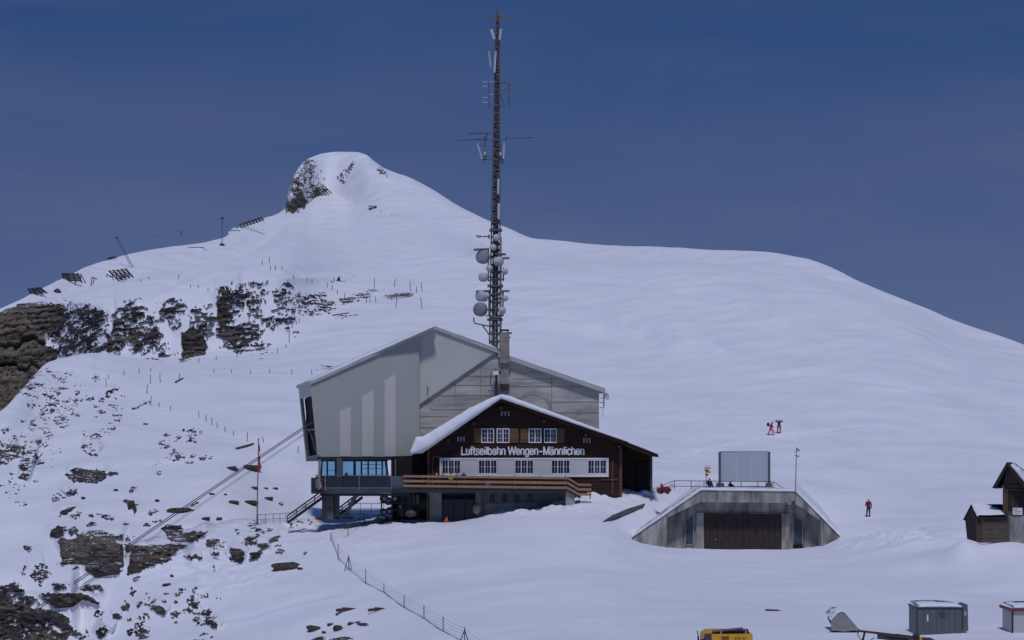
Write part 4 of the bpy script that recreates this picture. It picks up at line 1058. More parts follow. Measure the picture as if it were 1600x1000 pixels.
while y > 26:
    st = max(5.5, MHW(y) * 1.55); y2 = y - st
    cs = [(-1, -1), (1, -1), (1, 1), (-1, 1)]
    for i in range(4):
        a, b = cs[i], cs[(i + 1) % 4]
        if (k + i) % 2: mb.tube(leg(*a, y), leg(*b, y2), 0.045, n=4)
        else: mb.tube(leg(*b, y), leg(*a, y2), 0.045, n=4)
        (rg if k % 2 else mb).tube(leg(*a, y), leg(*b, y), 0.05, n=4)
    y = y2; k += 1
mb.build('bracing', MST, mast, kind='stuff'); rg.build('rungs', MSL, mast, kind='stuff')
mb = MB()
for a, b in zip(LV[:-1], LV[1:]):
    ca, cb = P(MC(a), a, YM), P(MC(b), b, YM)
    for i in range(5):
        o = Vector(((i - 2) * 0.28 * MHW(a) * M(YM), 0.1 * (i % 2), 0)); o2 = Vector(((i - 2) * 0.28 * MHW(b) * M(YM), 0.1 * (i % 2), 0))
        mb.tube(ca + o, cb + o2, 0.085 if i % 2 else 0.06, n=5)
mb.build('cable_bundle', mat('black_cable', (0.07, 0.07, 0.076), 0.7, 0.2, 2), mast)
mb = MB(); mb.tube(P(MC(26), 26, YM), P(MC(9), 8, YM), 0.16, 0.03, 6); mb.build('spike', MST, mast)
mb = MB()
for y in np.arange(372, 530, 3.6): mb.tube(P(MC(y) + MHW(y) + 0.6, y, YM - .5), P(MC(y) + MHW(y) + 2.6, y, YM - .5), 0.025, n=4)
mb.tube(P(MC(370) + MHW(370) + 0.8, 370, YM - .5), P(MC(532) + MHW(532) + 0.8, 532, YM - .5), 0.04); mb.tube(P(MC(370) + MHW(370) + 2.4, 370, YM - .5), P(MC(532) + MHW(532) + 2.4, 532, YM - .5), 0.04)
mb.build('climbing_ladder', mat('ladder_tan', (0.26, 0.20, 0.16), 0.6, 0.2, 2), mast)

def panel(x0, y0, x1, y1, w, Y=YM - 0.7, m=None, arm=True):
    a, b = P(x0, y0, Y), P(x1, y1, Y)
    mb = MB(); d = (b - a).normalized(); n_ = Vector((d.z, 0, -d.x)); h = w * M(Y) / 2
    pts = [a - n_ * h, a + n_ * h, b + n_ * h, b - n_ * h]
    mb.prism(pts, (0, 0.18, 0)); o = mb.build('panel_antenna', m or RADOME, mast)
    if arm:
        s = MB()
        for t in (0.15, 0.85):
            p = a.lerp(b, t) + Vector((0, 0.18, 0)); yy = HZ - p.z * F / YM
            s.tube(p, Vector((P(MC(yy), yy, YM).x, YM - 0.1, p.z)), 0.035, n=5)
        s.build('bracket', MST, o)
    return o
panel(767.5, 45.5, 772.5, 61, 4.2); panel(782.6, 45, 780.6, 61.5, 3.4)
panel(763.8, 80, 766.8, 104, 1.8); panel(774.6, 80, 772.6, 113, 3.0)
panel(745.5, 223, 753.5, 248.5, 2.0); panel(787.6, 223, 786.6, 248, 2.4)
panel(778.8, 279, 778.4, 303, 3.4); panel(779.6, 318, 779.2, 342, 4.2)
FEED = mat('dull_yellow_rod', (0.20, 0.17, 0.12), 0.6, 0.2, 2)
def yagi(pts, els, m=MST, name='yagi_antenna'):
    """boom along pts, elements as (p, q)"""
    o = MB()
    for a, b in zip(pts[:-1], pts[1:]): o.tube(P(*a), P(*b), 0.05, n=5)
    o = o.build(name, m, mast)
    for a, b in els:
        e = MB(); e.tube(P(*a), P(*b), 0.045, n=4); e.build('element', m if len(els) < 1 else RADOME if name == 'dipole_array' else m, o)
    return o
Y0 = YM - 0.4
yagi([(757, 25, Y0), (775, 29, Y0), (797.5, 29.5, Y0)], [((758, 23, Y0), (771, 26, Y0)), ((784, 25.5, Y0), (797, 27, Y0)), ((784, 34, Y0), (796, 32, Y0)), ((760, 34, Y0), (772, 31, Y0))], FEED)
mb = MB(); rect(mb, 780.5, 25, 783.5, 28, Y0, 0.2); rect(mb, 779, 31, 781.5, 34, Y0, 0.2); build_each(mb, 'junction_box', MST, mast)
# dipole arrays, upper third
yagi([(764, 128, Y0), (764, 171, Y0)], [((754, 128.2, Y0), (761.5, 128.2, Y0)), ((754, 135, Y0), (761.5, 135, Y0)), ((754, 152.5, Y0), (761.5, 152.5, Y0)), ((754, 160, Y0), (761.5, 160, Y0)), ((764, 128, Y0), (772, 127.6, Y0)), ((764, 147.5, Y0), (772, 147.5, Y0))], MST, 'dipole_array')
yagi([(781, 128, Y0), (781, 168, Y0)], [((781, 128, Y0), (797, 130, Y0)), ((775, 127.5, Y0), (781, 127.5, Y0)), ((775, 147.5, Y0), (786, 147.5, Y0)), ((775, 166.5, Y0), (788, 166.5, Y0)), ((783, 142, Y0), (792, 141.5, Y0))], MST)
yagi([(794.5, 130, Y0), (794.5, 168, Y0)], [((794, 133, Y0), (803, 132, Y0)), ((794, 139, Y0), (803, 139, Y0)), ((794, 160, Y0), (802, 159, Y0)), ((782, 148, Y0), (789, 166, Y0))], MST)
# long horizontal log periodic antennas
for pts in ([(762, 208.5, Y0), (733, 208.5, Y0 - 1)], [(757, 218, Y0), (714.5, 219.5, Y0 - 0.5)], [(790, 216.5, Y0), (834, 215, Y0 - 0.5)]):
    a, b = pts
    o = MB(); o.bar(P(*a), P(*b), 0.09, 0.10); o = o.build('log_periodic_antenna', MST, mast)
    for k in range(8):
        t = 0.05 + 0.9 * k / 7; c = P(*a).lerp(P(*b), t); l = 0.75 * (1 - 0.75 * t)
        e = MB(); e.tube(c + Vector((0, -l, 0.03 * l)), c + Vector((0, l, -0.03 * l)), 0.03, n=4); e.build('element', MST, o)
mb = MB()
for a, b in [((757, 218.5), (775, 219.5)), ((775, 219.5), (791, 218)), ((757, 213), (758, 222)), ((762, 208), (774, 207)), ((758, 220), (762, 208)), ((791, 214), (791, 219)), ((757.5, 222), (757.5, 250)), ((782, 224), (782, 248)), ((753, 249.5), (788, 249.5)), ((774, 252), (787, 253)), ((757, 250), (757, 257)), ((785, 249), (785, 256))]:
    mb.tube(P(*a, Y0), P(*b, Y0), 0.06, n=5)
mb.build('outrigger', MST, mast)
for x, y in ((757.5, 240), (782, 240.5)):
    mb = MB(); mb.lathe(P(x, y + 2.5, Y0), (0, 0, 1), [(0.13, 0), (0.13, 0.2), (0.07, 0.38)], 8); l = mb.build('obstruction_lamp', RADOME, mast)
    mb = MB(); mb.lathe(P(x, y + 7, Y0), (0, 0, 1), [(0.2, 0), (0.2, 0.3)], 8); mb.build('lamp_base', MST, l)
def drum(x, y, r, ax, depth, name='drum_antenna', m=RADOME, Y=YM - 1.2):
    rr = r * M(Y); mb = MB()
    mb.lathe(P(x, y, Y), ax, [(rr * 0.55, -depth), (rr, -depth * 0.8), (rr, 0), (rr * 0.93, 0.05), (rr * 0.6, 0.13), (rr * 0.1, 0.17)], 18)
    o = mb.build(name, m, mast, smooth=False)
    mb = MB(); mb.tube(P(x, y, Y) - Vector(ax).normalized() * depth, P(MC(y), y, YM), 0.09, n=6); mb.build('dish_mount', MST, o)
    return o
GREYD = mat('grey_radome', (0.26, 0.265, 0.28), 0.5, 0.25, 0.9)
drum(752.5, 401, 10.8, (-0.5, -0.9, 0.05), 0.65, m=GREYD)
drum(753.5, 433, 7.3, (-0.55, -0.9, -0.05), 0.5)
drum(763, 419, 5.0, (-0.7, -0.7, 0.0), 0.4)
drum(749, 462, 9.0, (-0.75, -0.75, 0), 1.0)
drum(759.5, 461, 5.0, (-0.2, -1, 0), 0.5)
drum(748.5, 483, 11.0, (-0.5, -0.9, 0.05), 0.7, m=GREYD)
drum(776.5, 371, 5.5, (0.4, -0.9, 0), 0.45); drum(770, 386, 5.0, (-0.3, -0.9, 0.1), 0.5)
drum(784, 408, 7.0, (0.95, -0.35, 0), 0.9); drum(791, 424, 5, (0.9, -0.3, 0.1), 0.35, 'dish_antenna'); drum(790.5, 466, 4.4, (0.5, -0.85, 0.1), 0.4)
drum(787.5, 485, 5.6, (0.85, -0.5, 0.05), 0.5)
for x0, y0, x1, y1 in ((740, 388.5, 764, 387.5), (743.5, 453.8, 765, 453), (784, 453.5, 796, 453), (772, 395.8, 790.5, 395.5), (778, 402, 796, 401.5)):
    mb = MB(); a, b = P(x0, y0, YM - 1.3), P(x1, y1, YM - 1.3); mb.prism([a, b, b + Vector((0, 0, -0.12)), a + Vector((0, 0, -0.12))], (0, 1.3, 0)); mb.build('ice_shield', MST, mast)
for y in (360, 447, 499.5):
    mb = MB(); c = P(MC(y), y, YM); w = (12.2 if y > 400 else 10) * M(YM)
    mb.box(c - Vector((w, w, 0.10)), c + Vector((w, w, 0.10))); mb.build('work_platform', MST, mast)
mb = MB()
for a, b in [((763, 388), (763, 440)), ((763, 438), (772, 438)), ((763, 403), (772, 403)), ((764, 455), (764, 494)), ((759, 493.5), (772, 493.5)), ((764, 460), (772, 460)), ((786.5, 418), (786.5, 439)), ((780, 437), (788, 437)), ((786, 456), (786, 494)), ((778, 493), (787, 493)), ((778, 458), (787, 458)), ((741, 505), (766, 510)), ((753.5, 508), (766, 525)), ((741, 504), (740, 496)), ((755, 369.5), (766, 369.8)), ((764, 366), (764, 373))]:
    mb.tube(P(*a, YM - 0.9), P(*b, YM - 0.9), 0.075, n=5)
mb.build('antenna_support', MST, mast)
Y0 = YM - 0.9
yagi([(744, 369, Y0), (765, 369.3, Y0)], [((744, 368, Y0), (752, 369, Y0)), ((746, 371.5, Y0), (752, 370, Y0))])
mb = MB()
for y in (340, 346, 351): rect(mb, MC(y) - MHW(y) - 1.5, y, MC(y) - MHW(y) + 1, y + 2, YM - 0.5, 0.2)
mb.build('clamp', MST, mast, kind='stuff')
# ------------------------------------------------------------------ garage portal in the snow
YG = 175.0
gar = thing('garage_portal', 'trapezoid concrete garage portal with dark brown door set in the snow', 'garage', tuple(P(1150, 858, YG)))
mb = MB(); plate(mb, [(985, 842.5), (1043, 802.5), (1043, 866), (985, 866)], YG, 1.95); mb.build('wing_wall', CONC_D, gar)
mb = MB(); plate(mb, [(1281.5, 807), (1312, 838.5), (1312, 866), (1281.5, 866)], YG, 1.95); mb.build('wing_wall', CONC_D, gar)
mb = MB(); plate(mb, [(1043, 802.5), (1095, 766.5), (1243, 768.5), (1281.5, 807), (1281.5, 813), (1241, 786), (1094, 784.5), (1043, 808.5)], YG - 0.03, 1.98); mb.build('rim_beam', CONC_D, gar)
mb = MB(); plate(mb, [(1040, 806), (1093, 783), (1242, 785), (1285, 811), (1285, 866), (1040, 866)], YG + 1.55, 0.35); mb.build('recessed_wall', CONC_D, gar)
mb = MB(); plate(mb, [(1088, 801), (1234, 802.5), (1234, 866), (1221.5, 866), (1221.5, 803), (1100, 801.5), (1100, 866), (1088, 866)], YG + 1.32, 0.2); mb.build('door_surround', CONC_D, gar)
DOORW = mat('brown_door', (0.046, 0.033, 0.028), 0.7, 0.4, 2.0, (3, 1, 0.5), bump=0.15)
mb = MB(); rect(mb, 1100, 801.5, 1221.5, 866, YG + 1.5, 0.04); door = mb.build('garage_door', mat('door_gap', (0.012, 0.009, 0.008), 0.9, 0.2, 1), gar)
for k in range(12):
    mb = MB(); a = 1100.3 + k * 10.1; rect(mb, a, 802, a + 9.7, 866, YG + 1.45, 0.04); mb.build('door_board', DOORW, door)
mb = MB(); rect(mb, 1117, 842, 1119.5, 844, YG + 1.42, 0.03); mb.build('door_handle', STEEL_G, door)
for pts in ([(1070.5, 812.5), (1083.5, 804.5), (1083.5, 851), (1070.5, 851)], [(1239.5, 804.5), (1254, 814.5), (1254, 854), (1239.5, 854)]):
    mb = MB(); plate(mb, pts, YG + 1.5, 0.06); w = mb.build('side_window', mat('blue_steel_panel', (0.055, 0.075, 0.105), 0.4, 0.25, 1.0), gar)
    mb = MB()
    q = PG(pts, YG + 1.47)
    for a, b in zip(q, q[1:] + q[:1]): mb.bar(a, b, 0.09, 0.09)
    mb.build('window_frame', CONC_L, w)
mb = MB(); plate(mb, [(1240, 851), (1254, 851), (1254, 860), (1240, 860)], YG + 1.2, 0.2); mb.build('grating', BLACKV, gar)
mb = MB(); rect(mb, 1231, 785.5, 1235.5, 788.5, YG + 0.2, 0.15); mb.build('lamp', WHITE, gar)
mb = MB(); rect(mb, 1238.5, 782.5, 1241.5, 787, YG - 0.12, 0.1); mb.build('horn', STEEL_D, gar)
for x0, x1 in ((1042, 1043.2), (1281.4, 1282.6)):
    mb = MB(); rect(mb, x0, 803 if x0 < 1100 else 809, x1, 862, YG - 0.02, 0.04); mb.build('expansion_joint', mat('joint_dark', (0.09, 0.088, 0.08), 0.9, 0.3, 1), gar)
snow_cap('roof_snow', gar, [(982, 843.5), (1043, 802), (1095, 766.3), (1243, 768.3), (1281.5, 806.5), (1313, 838.5)], [(983, 841.5), (1043, 799.5), (1096, 762.8), (1242, 764.8), (1282, 805.6), (1313, 838)], YG - 0.05, 3.0, n=110, amp=0.04, seed=31)

# thin weather pole on the portal
wpole = thing('weather_pole', 'thin tall pole with small wind instruments on the right end of the garage portal', 'weather pole', tuple(P(1243, 768, YG + 0.6)))
mb = MB(); mb.tube(P(1242.5, 790, YG - 0.12), P(1244.5, 699, YG - 0.12), 0.055, 0.04, n=6); mb.build('pole', STEEL_G, wpole)
for (a, b) in (((1242, 706), (1248, 704)), ((1241, 711), (1247, 713)), ((1243, 702), (1246, 702))):
    mb = MB(); mb.tube(P(*a, YG - 0.12), P(*b, YG - 0.12), 0.03, n=5); mb.lathe(P(*b, YG - 0.12), (0, 0, 1), [(0.09, -0.06), (0.11, 0.05), (0.02, 0.1)], 8); mb.build('wind_sensor', STEEL_G, wpole)

# display board seen from behind
YB = 181.0
brd = thing('display_board', 'large grey display board of three panels between two posts above the garage portal', 'board', tuple(P(1163, 757, YB)))
PANG = mat('grey_board_panel', (0.45, 0.475, 0.515), 0.5, 0.06, 0.5)
for a, b in ((1126.5, 1150.5), (1151, 1174.5), (1175, 1200.5)):
    mb = MB(); plate(mb, [(a, 706.5 + (a - 1126) * .006), (b, 706.5 + (b - 1126) * .006), (b, 751.5), (a, 751.2)], YB, 0.09); mb.build('board_panel', PANG, brd)
for x in (1124.8, 1202):
    mb = MB(); rect(mb, x - 1.7, 706, x + 1.7, 761, YB - 0.12, 0.3); mb.build('post', mat('post_steel', (0.10, 0.105, 0.13), 0.5, 0.2, 1), brd)
for a, b in ((1120, 1132), (1197.5, 1207)):
    mb = MB(); mb.prism(PG([(a + 1, 754.5), (b - 1, 754.5), (b, 762), (a, 762)], YB - 0.4), (0, 0.9, 0)); mb.build('footing', mat('footing_concrete', (0.12, 0.125, 0.13), 0.9, 0.3, 2), brd)
mb = MB(); rect(mb, 1126, 705.2, 1201, 706.4, YB - 0.02, 0.12); rect(mb, 1126, 751.6, 1201, 752.6, YB - 0.02, 0.12); mb.build('board_rail', STEEL_M, brd)

# guard railing along the portal roof
YRL = 179.5
grl = thing('guard_railing', 'thin steel guard railing along the snowy roof of the garage portal', 'railing', tuple(P(1130, 760, YRL)))
for x in (1054, 1080, 1100, 1124, 1158, 1184, 1208):
    mb = MB(); mb.tube(P(x, 764, YRL), P(x, 751.0 + (x - 1054) * 0.012, YRL), 0.035, n=6); mb.build('railing_post', STEEL_D, grl)
for dy, nm in ((0, 'top_rail'), (8.6, 'lower_rail')):
    mb = MB(); mb.path([P(1022, 763.5 + dy * 0.6, YRL + 4), P(1054, 751 + dy, YRL), P(1208, 752.7 + dy, YRL), P(1226, 764 + dy * 0.2, YRL - 1)], 0.03, 5); mb.build(nm, STEEL_D, grl)
mb = MB(); mb.tube(P(1036, 764, YRL + 2), P(1036, 757.5, YRL + 2), 0.03); mb.build('railing_post', STEEL_D, grl)

# hiking signpost
YS = 180.5
sgn = thing('signpost', 'yellow hiking signpost with several arrow boards above the garage portal', 'signpost', tuple(P(1103.5, 762, YS)))
mb = MB(); mb.tube(P(1103.5, 764, YS), P(1103, 727, YS), 0.045, n=6); mb.build('pole', STEEL_G, sgn)
SY = mat('sign_yellow', (0.62, 0.33, 0.06), 0.5, 0.1, 1); SW = mat('sign_white', (0.66, 0.62, 0.6), 0.5, 0.1, 1); SD = mat('sign_dark', (0.10, 0.05, 0.04), 0.6, 0.2, 1)
for y0, m_, pts in ((727.5, SW, (1102, 1110)), (730.5, SY, (1099.5, 1111)), (734, SD, (1101, 1108)), (736.5, SY, (1103, 1110.5)), (740.5, SD, (1101.5, 1107))):
    a, b = pts; mb = MB(); plate(mb, [(a, y0 + 1.3), (a + 1.2, y0), (b, y0), (b, y0 + 2.7), (a + 1.2, y0 + 2.7)], YS - 0.1, 0.05); mb.build('sign_board', m_, sgn)

# red snow blower by the chalet's porch
sb = thing('snow_blower', 'small red snow blower left on the snow between the chalet porch and the garage portal', 'snow blower', tuple(P(1035, 770, 182)))
mb = MB(); mb.prism(PG([(1026, 764), (1031, 762), (1043, 760), (1050, 765), (1046, 769.5), (1028, 771)], 182), (0, 0.8, 0)); mb.build('body', mat('dark_red_paint', (0.26, 0.025, 0.04), 0.5, 0.25, 1), sb)
mb = MB(); mb.prism(PG([(1032, 755), (1035, 756.5), (1037.5, 763), (1033.5, 764)], 182.2), (0, 0.3, 0)); mb.build('chute', RED, sb)
mb = MB(); mb.path([P(1042, 762, 182.1), P(1050, 757, 182.1), P(1052, 758, 182.1)], 0.04); mb.path([P(1042, 762, 182.7), P(1050, 757, 182.7)], 0.04); mb.build('handlebar', STEEL_D, sb)
for x in (1033, 1043):
    mb = MB(); c = P(x, 769, 181.95); mb.lathe(c, (0, -1, 0), [(0.2, -0.08), (0.2, 0.08), (0.1, 0.1)], 10); mb.build('wheel', STEEL_D, sb)

# low slanting wall top showing through the snow left of the portal
b = MB(); g0 = seen(973, 806)
b.prism([seen(x, y) + Vector((0, -0.25, h)) for x, y, h in ((942, 815.5, .05), (956, 807, .12), (980, 797.5, .15), (1008, 788.3, .12), (1004, 793.5, .08), (974, 806, .08))], (0, 0.5, -0.35))
solo(b, 'slanting_wall', mat('purple_grey_stone', (0.10, 0.09, 0.095), 0.9, 0.3, 1.5), 'low grey slanting wall top showing through the snow left of the garage portal', 'wall', tuple(g0))

# ------------------------------------------------------------------ wooden huts at the right edge
YH = 150.0
hut = thing('wooden_tower_hut', 'narrow weathered wooden hut with steep gable roof at the right edge', 'hut', tuple(P(1590, 845, YH)))
mb = MB(); mb.prism(PG([(1567.5, 758), (1573.5, 733), (1581, 737), (1600, 758), (1612, 758), (1612, 806), (1567.5, 806)], YH), (1.1, 3.0, 0)); mb.build('wall', WOOD_G, hut)
mb = MB(); mb.prism(PG([(1575, 806), (1612, 806), (1612, 870), (1575, 870)], YH - 0.1), (1.1, 3.0, 0)); mb.build('concrete_base', CONC_D, hut)
mb = MB()
for y in (758, 764): rect(mb, 1572, y, 1612, y + 2.2, YH - 0.12, 0.14)
mb.build('beam', WOOD_B, hut, kind='stuff')
for x0, x1 in ((1575.5, 1582), (1584, 1589), (1591, 1600)):
    mb = MB(); rect(mb, x0, 767, x1, 797, YH - 0.06, 0.08); mb.build('board_panel', mat('hut_dark_board', (0.035, 0.028, 0.024), 0.85, 0.4, 2, (4, 1, .6)), hut)
for x in (1568, 1574):
    mb = MB(); rect(mb, x - 0.7, 764, x + 0.7, 806, YH - 0.1, 0.12); mb.build('corner_board', WOOD_B, hut)
RFD = mat('dark_roof_boards', (0.032, 0.024, 0.026), 0.85, 0.4, 1.5)
mb = MB(); mb.prism(PG([(1550, 762.5), (1573, 722), (1574, 727), (1556, 763.5)], YH - 1.0), (1.5, 4.0, -0.05)); mb.build('roof', RFD, hut)
mb = MB(); mb.prism(PG([(1573, 722), (1612, 770), (1608, 772), (1573.5, 728)], YH - 1.0), (1.5, 4.0, -0.05)); mb.build('roof', RFD, hut)
mb = MB(); mb.prism(PG([(1550, 762.5), (1556, 763.5), (1567, 763), (1567, 761)], YH - 1.0), (1.4, 3.6, -0.05)); mb.build('eave_soffit', RFD, hut)
snow_cap('roof_snow', hut, [(1578, 726.5), (1611, 767)], [(1580, 724.5), (1592, 733), (1612, 757)], YH - 0.9, 3.5, n=20, amp=0.05, back=(0.35, 1, 0), seed=41)
sg = thing('notice_board', 'white notice board with grey print on the front of the wooden tower hut', 'notice board', tuple(P(1590, 799, YH - 0.2)))
mb = MB(); rect(mb, 1582.5, 793.5, 1597.5, 804.5, YH - 0.22, 0.06); mb.build('sheet', WHITE, sg)
mb = MB()
for k, (x0, x1) in enumerate(((1584, 1590), (1585.5, 1596), (1584, 1593))): rect(mb, x0, 795.7 + k * 2.8, x1, 796.6 + k * 2.8, YH - 0.235, 0.02)
mb.build('print', mat('print_grey', (0.25, 0.25, 0.3), 0.7, 0.1, 1), sg, kind='stuff')
low = thing('low_hut', 'low wooden hut with thick snow on its roof leaning against the tower hut', 'hut', tuple(P(1550, 835, YH)))
def L3(px, py, dy): return P(px, py, YH + dy)
mb = MB(); mb.prism([L3(1508, 812, 2.6), L3(1516.5, 792, 0.7), L3(1526, 810, -1.0), L3(1530, 848, -1.0), L3(1511, 842, 2.6)], (0.2, 0.35, 0)); mb.build('gable_wall', WOOD_D, low)
mb = MB(); mb.prism([L3(1526, 809, -1.0), L3(1577, 808, -0.3), L3(1577, 850, -0.3), L3(1527, 846, -1.0)], (0, 0.25, 0)); mb.build('front_wall', WOOD_G, low)
for k in range(5):
    mb = MB(); y = 813.5 + k * 7.0; mb.prism([L3(1530, y, -1.03), L3(1577, y - .4, -0.36), L3(1577, y + 6.3, -0.36), L3(1530, y + 6.5, -1.03)], (0, 0.06, 0)); mb.build('wall_plank', WOOD_G, low)
mb = MB(); mb.bar(L3(1534.5, 811, -1.12), L3(1534.5, 846, -1.12), 0.12, 0.12); mb.build('corner_post', WOOD_B, low)
mb = MB(); mb.prism([L3(1504.5, 812.5, 2.6), L3(1517, 788, 0.7), L3(1519, 791, 0.7), L3(1509, 813.5, 2.6)], (2.7, 0.7, 0)); mb.build('roof', RFD, low)
mb = MB(); mb.prism([L3(1517, 788, 0.7), L3(1527.5, 808, -1.3), L3(1527, 811, -1.3), L3(1517, 792, 0.7)], (2.55, 0.7, 0.02)); mb.build('roof', RFD, low)
# snow slab on the visible slope of the low roof
mb = MB(); V = []; n1, n2 = 20, 12
A0, A1, B0, B1 = L3(1517.5, 788.5, 0.75), L3(1562, 797, 1.35), L3(1527, 807.5, -1.35), L3(1571, 806.5, -0.75)
nrm_ = (A1 - A0).cross(B0 - A0).normalized(); nrm_ = nrm_ if nrm_.z > 0 else -nrm_
for i in range(n1 + 1):
    for j in range(n2 + 1):
        s, t = i / n1, j / n2; p = A0.lerp(A1, s).lerp(B0.lerp(B1, s), t)
        ed = min(1, min(s, 1 - s) * 7, (1 - t) * 6 + 0.25); V.append(p + nrm_ * (0.24 * ed ** 0.5 + 0.06 * (noise3(p * 1.4) - 0.5)) + Vector((0, 0, 0.02)))
mb.add(V, [(i*(n2+1)+j, i*(n2+1)+j+1, (i+1)*(n2+1)+j+1, (i+1)*(n2+1)+j) for i in range(n1) for j in range(n2)])
mb.build('roof_snow', SNOW, low, smooth=True)

# ------------------------------------------------------------------ things in the foreground, right
YK = 112.0
cont = thing('green_container', 'dark green steel container with snow on its roof', 'container', tuple(P(1472, 996, YK)))
GRN = mat('green_steel', (0.115, 0.135, 0.14), 0.5, 0.25, 1.2)
mb = MB(); rect(mb, 1433, 951, 1503, 999, YK, 2.3); mb.build('body', GRN, cont)
for k in range(7):
    mb = MB(); a = 1434.2 + k * 9.8; rect(mb, a, 952.5, a + 8.6, 997, YK - 0.035, 0.04); mb.build('wall_panel', GRN, cont)
mb = MB(); rect(mb, 1432, 948.5, 1504, 951.5, YK - 0.06, 2.4); rect(mb, 1432, 951.5, 1434, 999, YK - 0.07, 0.15); mb.build('frame', mat('green_dark', (0.045, 0.05, 0.06), 0.5, 0.2, 1), cont)
mb = MB(); rect(mb, 1448.5, 961, 1450.5, 971, YK - 0.06, 0.03); mb.build('paper_note', WHITE, cont)
mb = MB(); rect(mb, 1467, 956, 1477, 963, YK - 0.06, 0.03); mb.build('label_plate', mat('faded_green', (0.075, 0.085, 0.07), 0.6, 0.3, 2), cont)
mb = MB(); mb.prism(PG([(1504, 949), (1508, 944.5), (1512, 944.5), (1513, 985), (1508, 988), (1504, 988)], YK + 0.3), (0, 1.5, 0)); mb.build('open_door', GRN, cont)
mb = MB(); rect(mb, 1506.5, 955, 1510, 962, YK + 0.27, 0.03); mb.build('door_note', mat('pale_grey', (0.4, 0.4, 0.42), 0.6, .1, 1), cont)
snow_cap('roof_snow', cont, [(1434, 949), (1503, 949)], [(1436, 945), (1450, 943.6), (1490, 944), (1502, 946)], YK - 0.02, 2.2, n=24, amp=0.04, seed=51)
wc = thing('white_container', 'white container with red roof edge cut off by the right edge of the photo', 'container', tuple(P(1600, 992, YK)))
mb = MB(); rect(mb, 1582, 955, 1645, 995, YK, 2.3); mb.build('body', mat('grey_white_steel', (0.50, 0.49, 0.47), 0.5, 0.1, 1), wc)
mb = MB(); rect(mb, 1579, 950.5, 1646, 955, YK - 0.15, 2.6); mb.build('roof_edge', mat('wine_red', (0.24, 0.035, 0.06), 0.5, 0.2, 1), wc)
mb = MB(); rect(mb, 1581, 955, 1583.4, 993, YK - 0.06, 0.1); mb.build('corner_post', STEEL_D, wc)
snow_cap('roof_snow', wc, [(1581, 950.5), (1645, 950.5)], [(1584, 947), (1600, 945), (1645, 946)], YK - 0.1, 2.4, n=20, amp=0.04, seed=53)
# grey tarpaulined heap
hp = thing('covered_heap', 'grey tarpaulin covered heap with a pointed top poking out of the snow', 'heap', tuple(P(1318, 984, 113)))
mb = MB(); pr = [(1300, 985), (1297.5, 972), (1300, 968), (1309, 958), (1315, 956), (1319, 957.5), (1327, 967), (1342, 984)]
mb.prism(PG(pr + [(1320, 987)], 113), (0.3, 1.4, -0.1)); mb.build('tarpaulin', mat('grey_tarp', (0.27, 0.265, 0.24), 0.7, 0.2, 2.0, bump=0.4), hp)
mb = MB(); mb.tube(P(1298, 974, 112.9), P(1293.5, 963, 112.9), 0.04); mb.tube(P(1299, 970, 112.9), P(1294, 968, 112.9), 0.03); mb.build('loose_strap', STEEL_D, hp)
snow_cap('snow_lid', hp, [(1302, 966), (1309, 958), (1315, 956), (1319, 957.5), (1327, 967), (1340, 982)], [(1301, 964), (1308, 956), (1315, 953.6), (1320, 955.5), (1329, 966), (1343, 982)], 113.05, 1.3, n=24, amp=0.02, seed=55)
b = MB(); g0 = seen(1211, 955); b.prism([P(1197, 953, g0.y), P(1215, 953.6, g0.y), P(1225, 955.4, g0.y), P(1225, 957.2, g0.y), P(1212, 955.6, g0.y)], (0, 0.7, 0.0))
solo(b, 'half_buried_board', mat('purple_brown', (0.10, 0.06, 0.065), 0.8, 0.3, 1.5), 'dark brown board lying half buried in the open snow', 'board', tuple(g0))

# yellow snow groomer, only its top in the picture
YV = 85.0
gm = thing('snow_groomer', 'yellow snow groomer whose roof rises over the lower edge of the photo', 'snow groomer', tuple(P(1140, 1082, YV)))
mb = MB(); plate(mb, [(1103, 996), (1112, 991), (1176, 991), (1177, 1045), (1103, 1045)], YV, 2.6); mb.build('body', YEL, gm)
mb = MB(); plate(mb, [(1102, 992), (1112, 991), (1112, 1045), (1102, 1045)], YV - 0.04, 0.5); mb.build('side_pillar', mat('brown_plastic', (0.10, 0.06, 0.06), 0.6, 0.2, 1), gm)
mb = MB(); rect(mb, 1127.5, 994.5, 1139, 998.5, YV - 0.05, 0.03); mb.build('vent_grille', mat('dark_yellow', (0.16, 0.09, 0.02), 0.6, 0.2, 1), gm)
mb = MB()
for k, (a, w) in enumerate(((1148, 2.0), (1151, 1.5), (1153.6, 1.5), (1156, 1.5), (1160.5, 2.2), (1163.5, 1.6))): rect(mb, a, 996.2, a + w, 998, YV - 0.03, 0.01)
mb.build('stencil_marks', mat('dark_print', (0.12, 0.07, 0.03), 0.6, 0.2, 1), gm, kind='stuff')
mb = MB(); mb.prism(PG([(1112, 986.5), (1160, 981.5), (1161, 982.8), (1113, 988.3)], YV + 0.1), (0.05, 0.45, 0.0)); mb.prism(PG([(1150, 984.6), (1169, 983.8), (1170, 985.4), (1150, 986.4)], YV + 0.2), (0.04, 0.4, 0)); build_each(mb, 'roof_rack', mat('violet_steel', (0.13, 0.11, 0.16), 0.45, 0.2, 1), gm)
mb = MB(); mb.prism(PG([(1114, 988), (1155, 986), (1170, 986.5), (1171, 991), (1113, 992)], YV + 0.25), (0, 0.5, 0)); mb.build('dark_hatch', mat('brown_black', (0.035, 0.028, 0.03), 0.6, 0.2, 1), gm)
for x in (1126.5, 1165.5):
    mb = MB(); rect(mb, x - 1.2, 985.5, x + 1.2, 992, YV + 0.05, 0.08); mb.build('rack_post', mat('tan_post', (0.36, 0.26, 0.22), 0.6, 0.1, 1), gm)
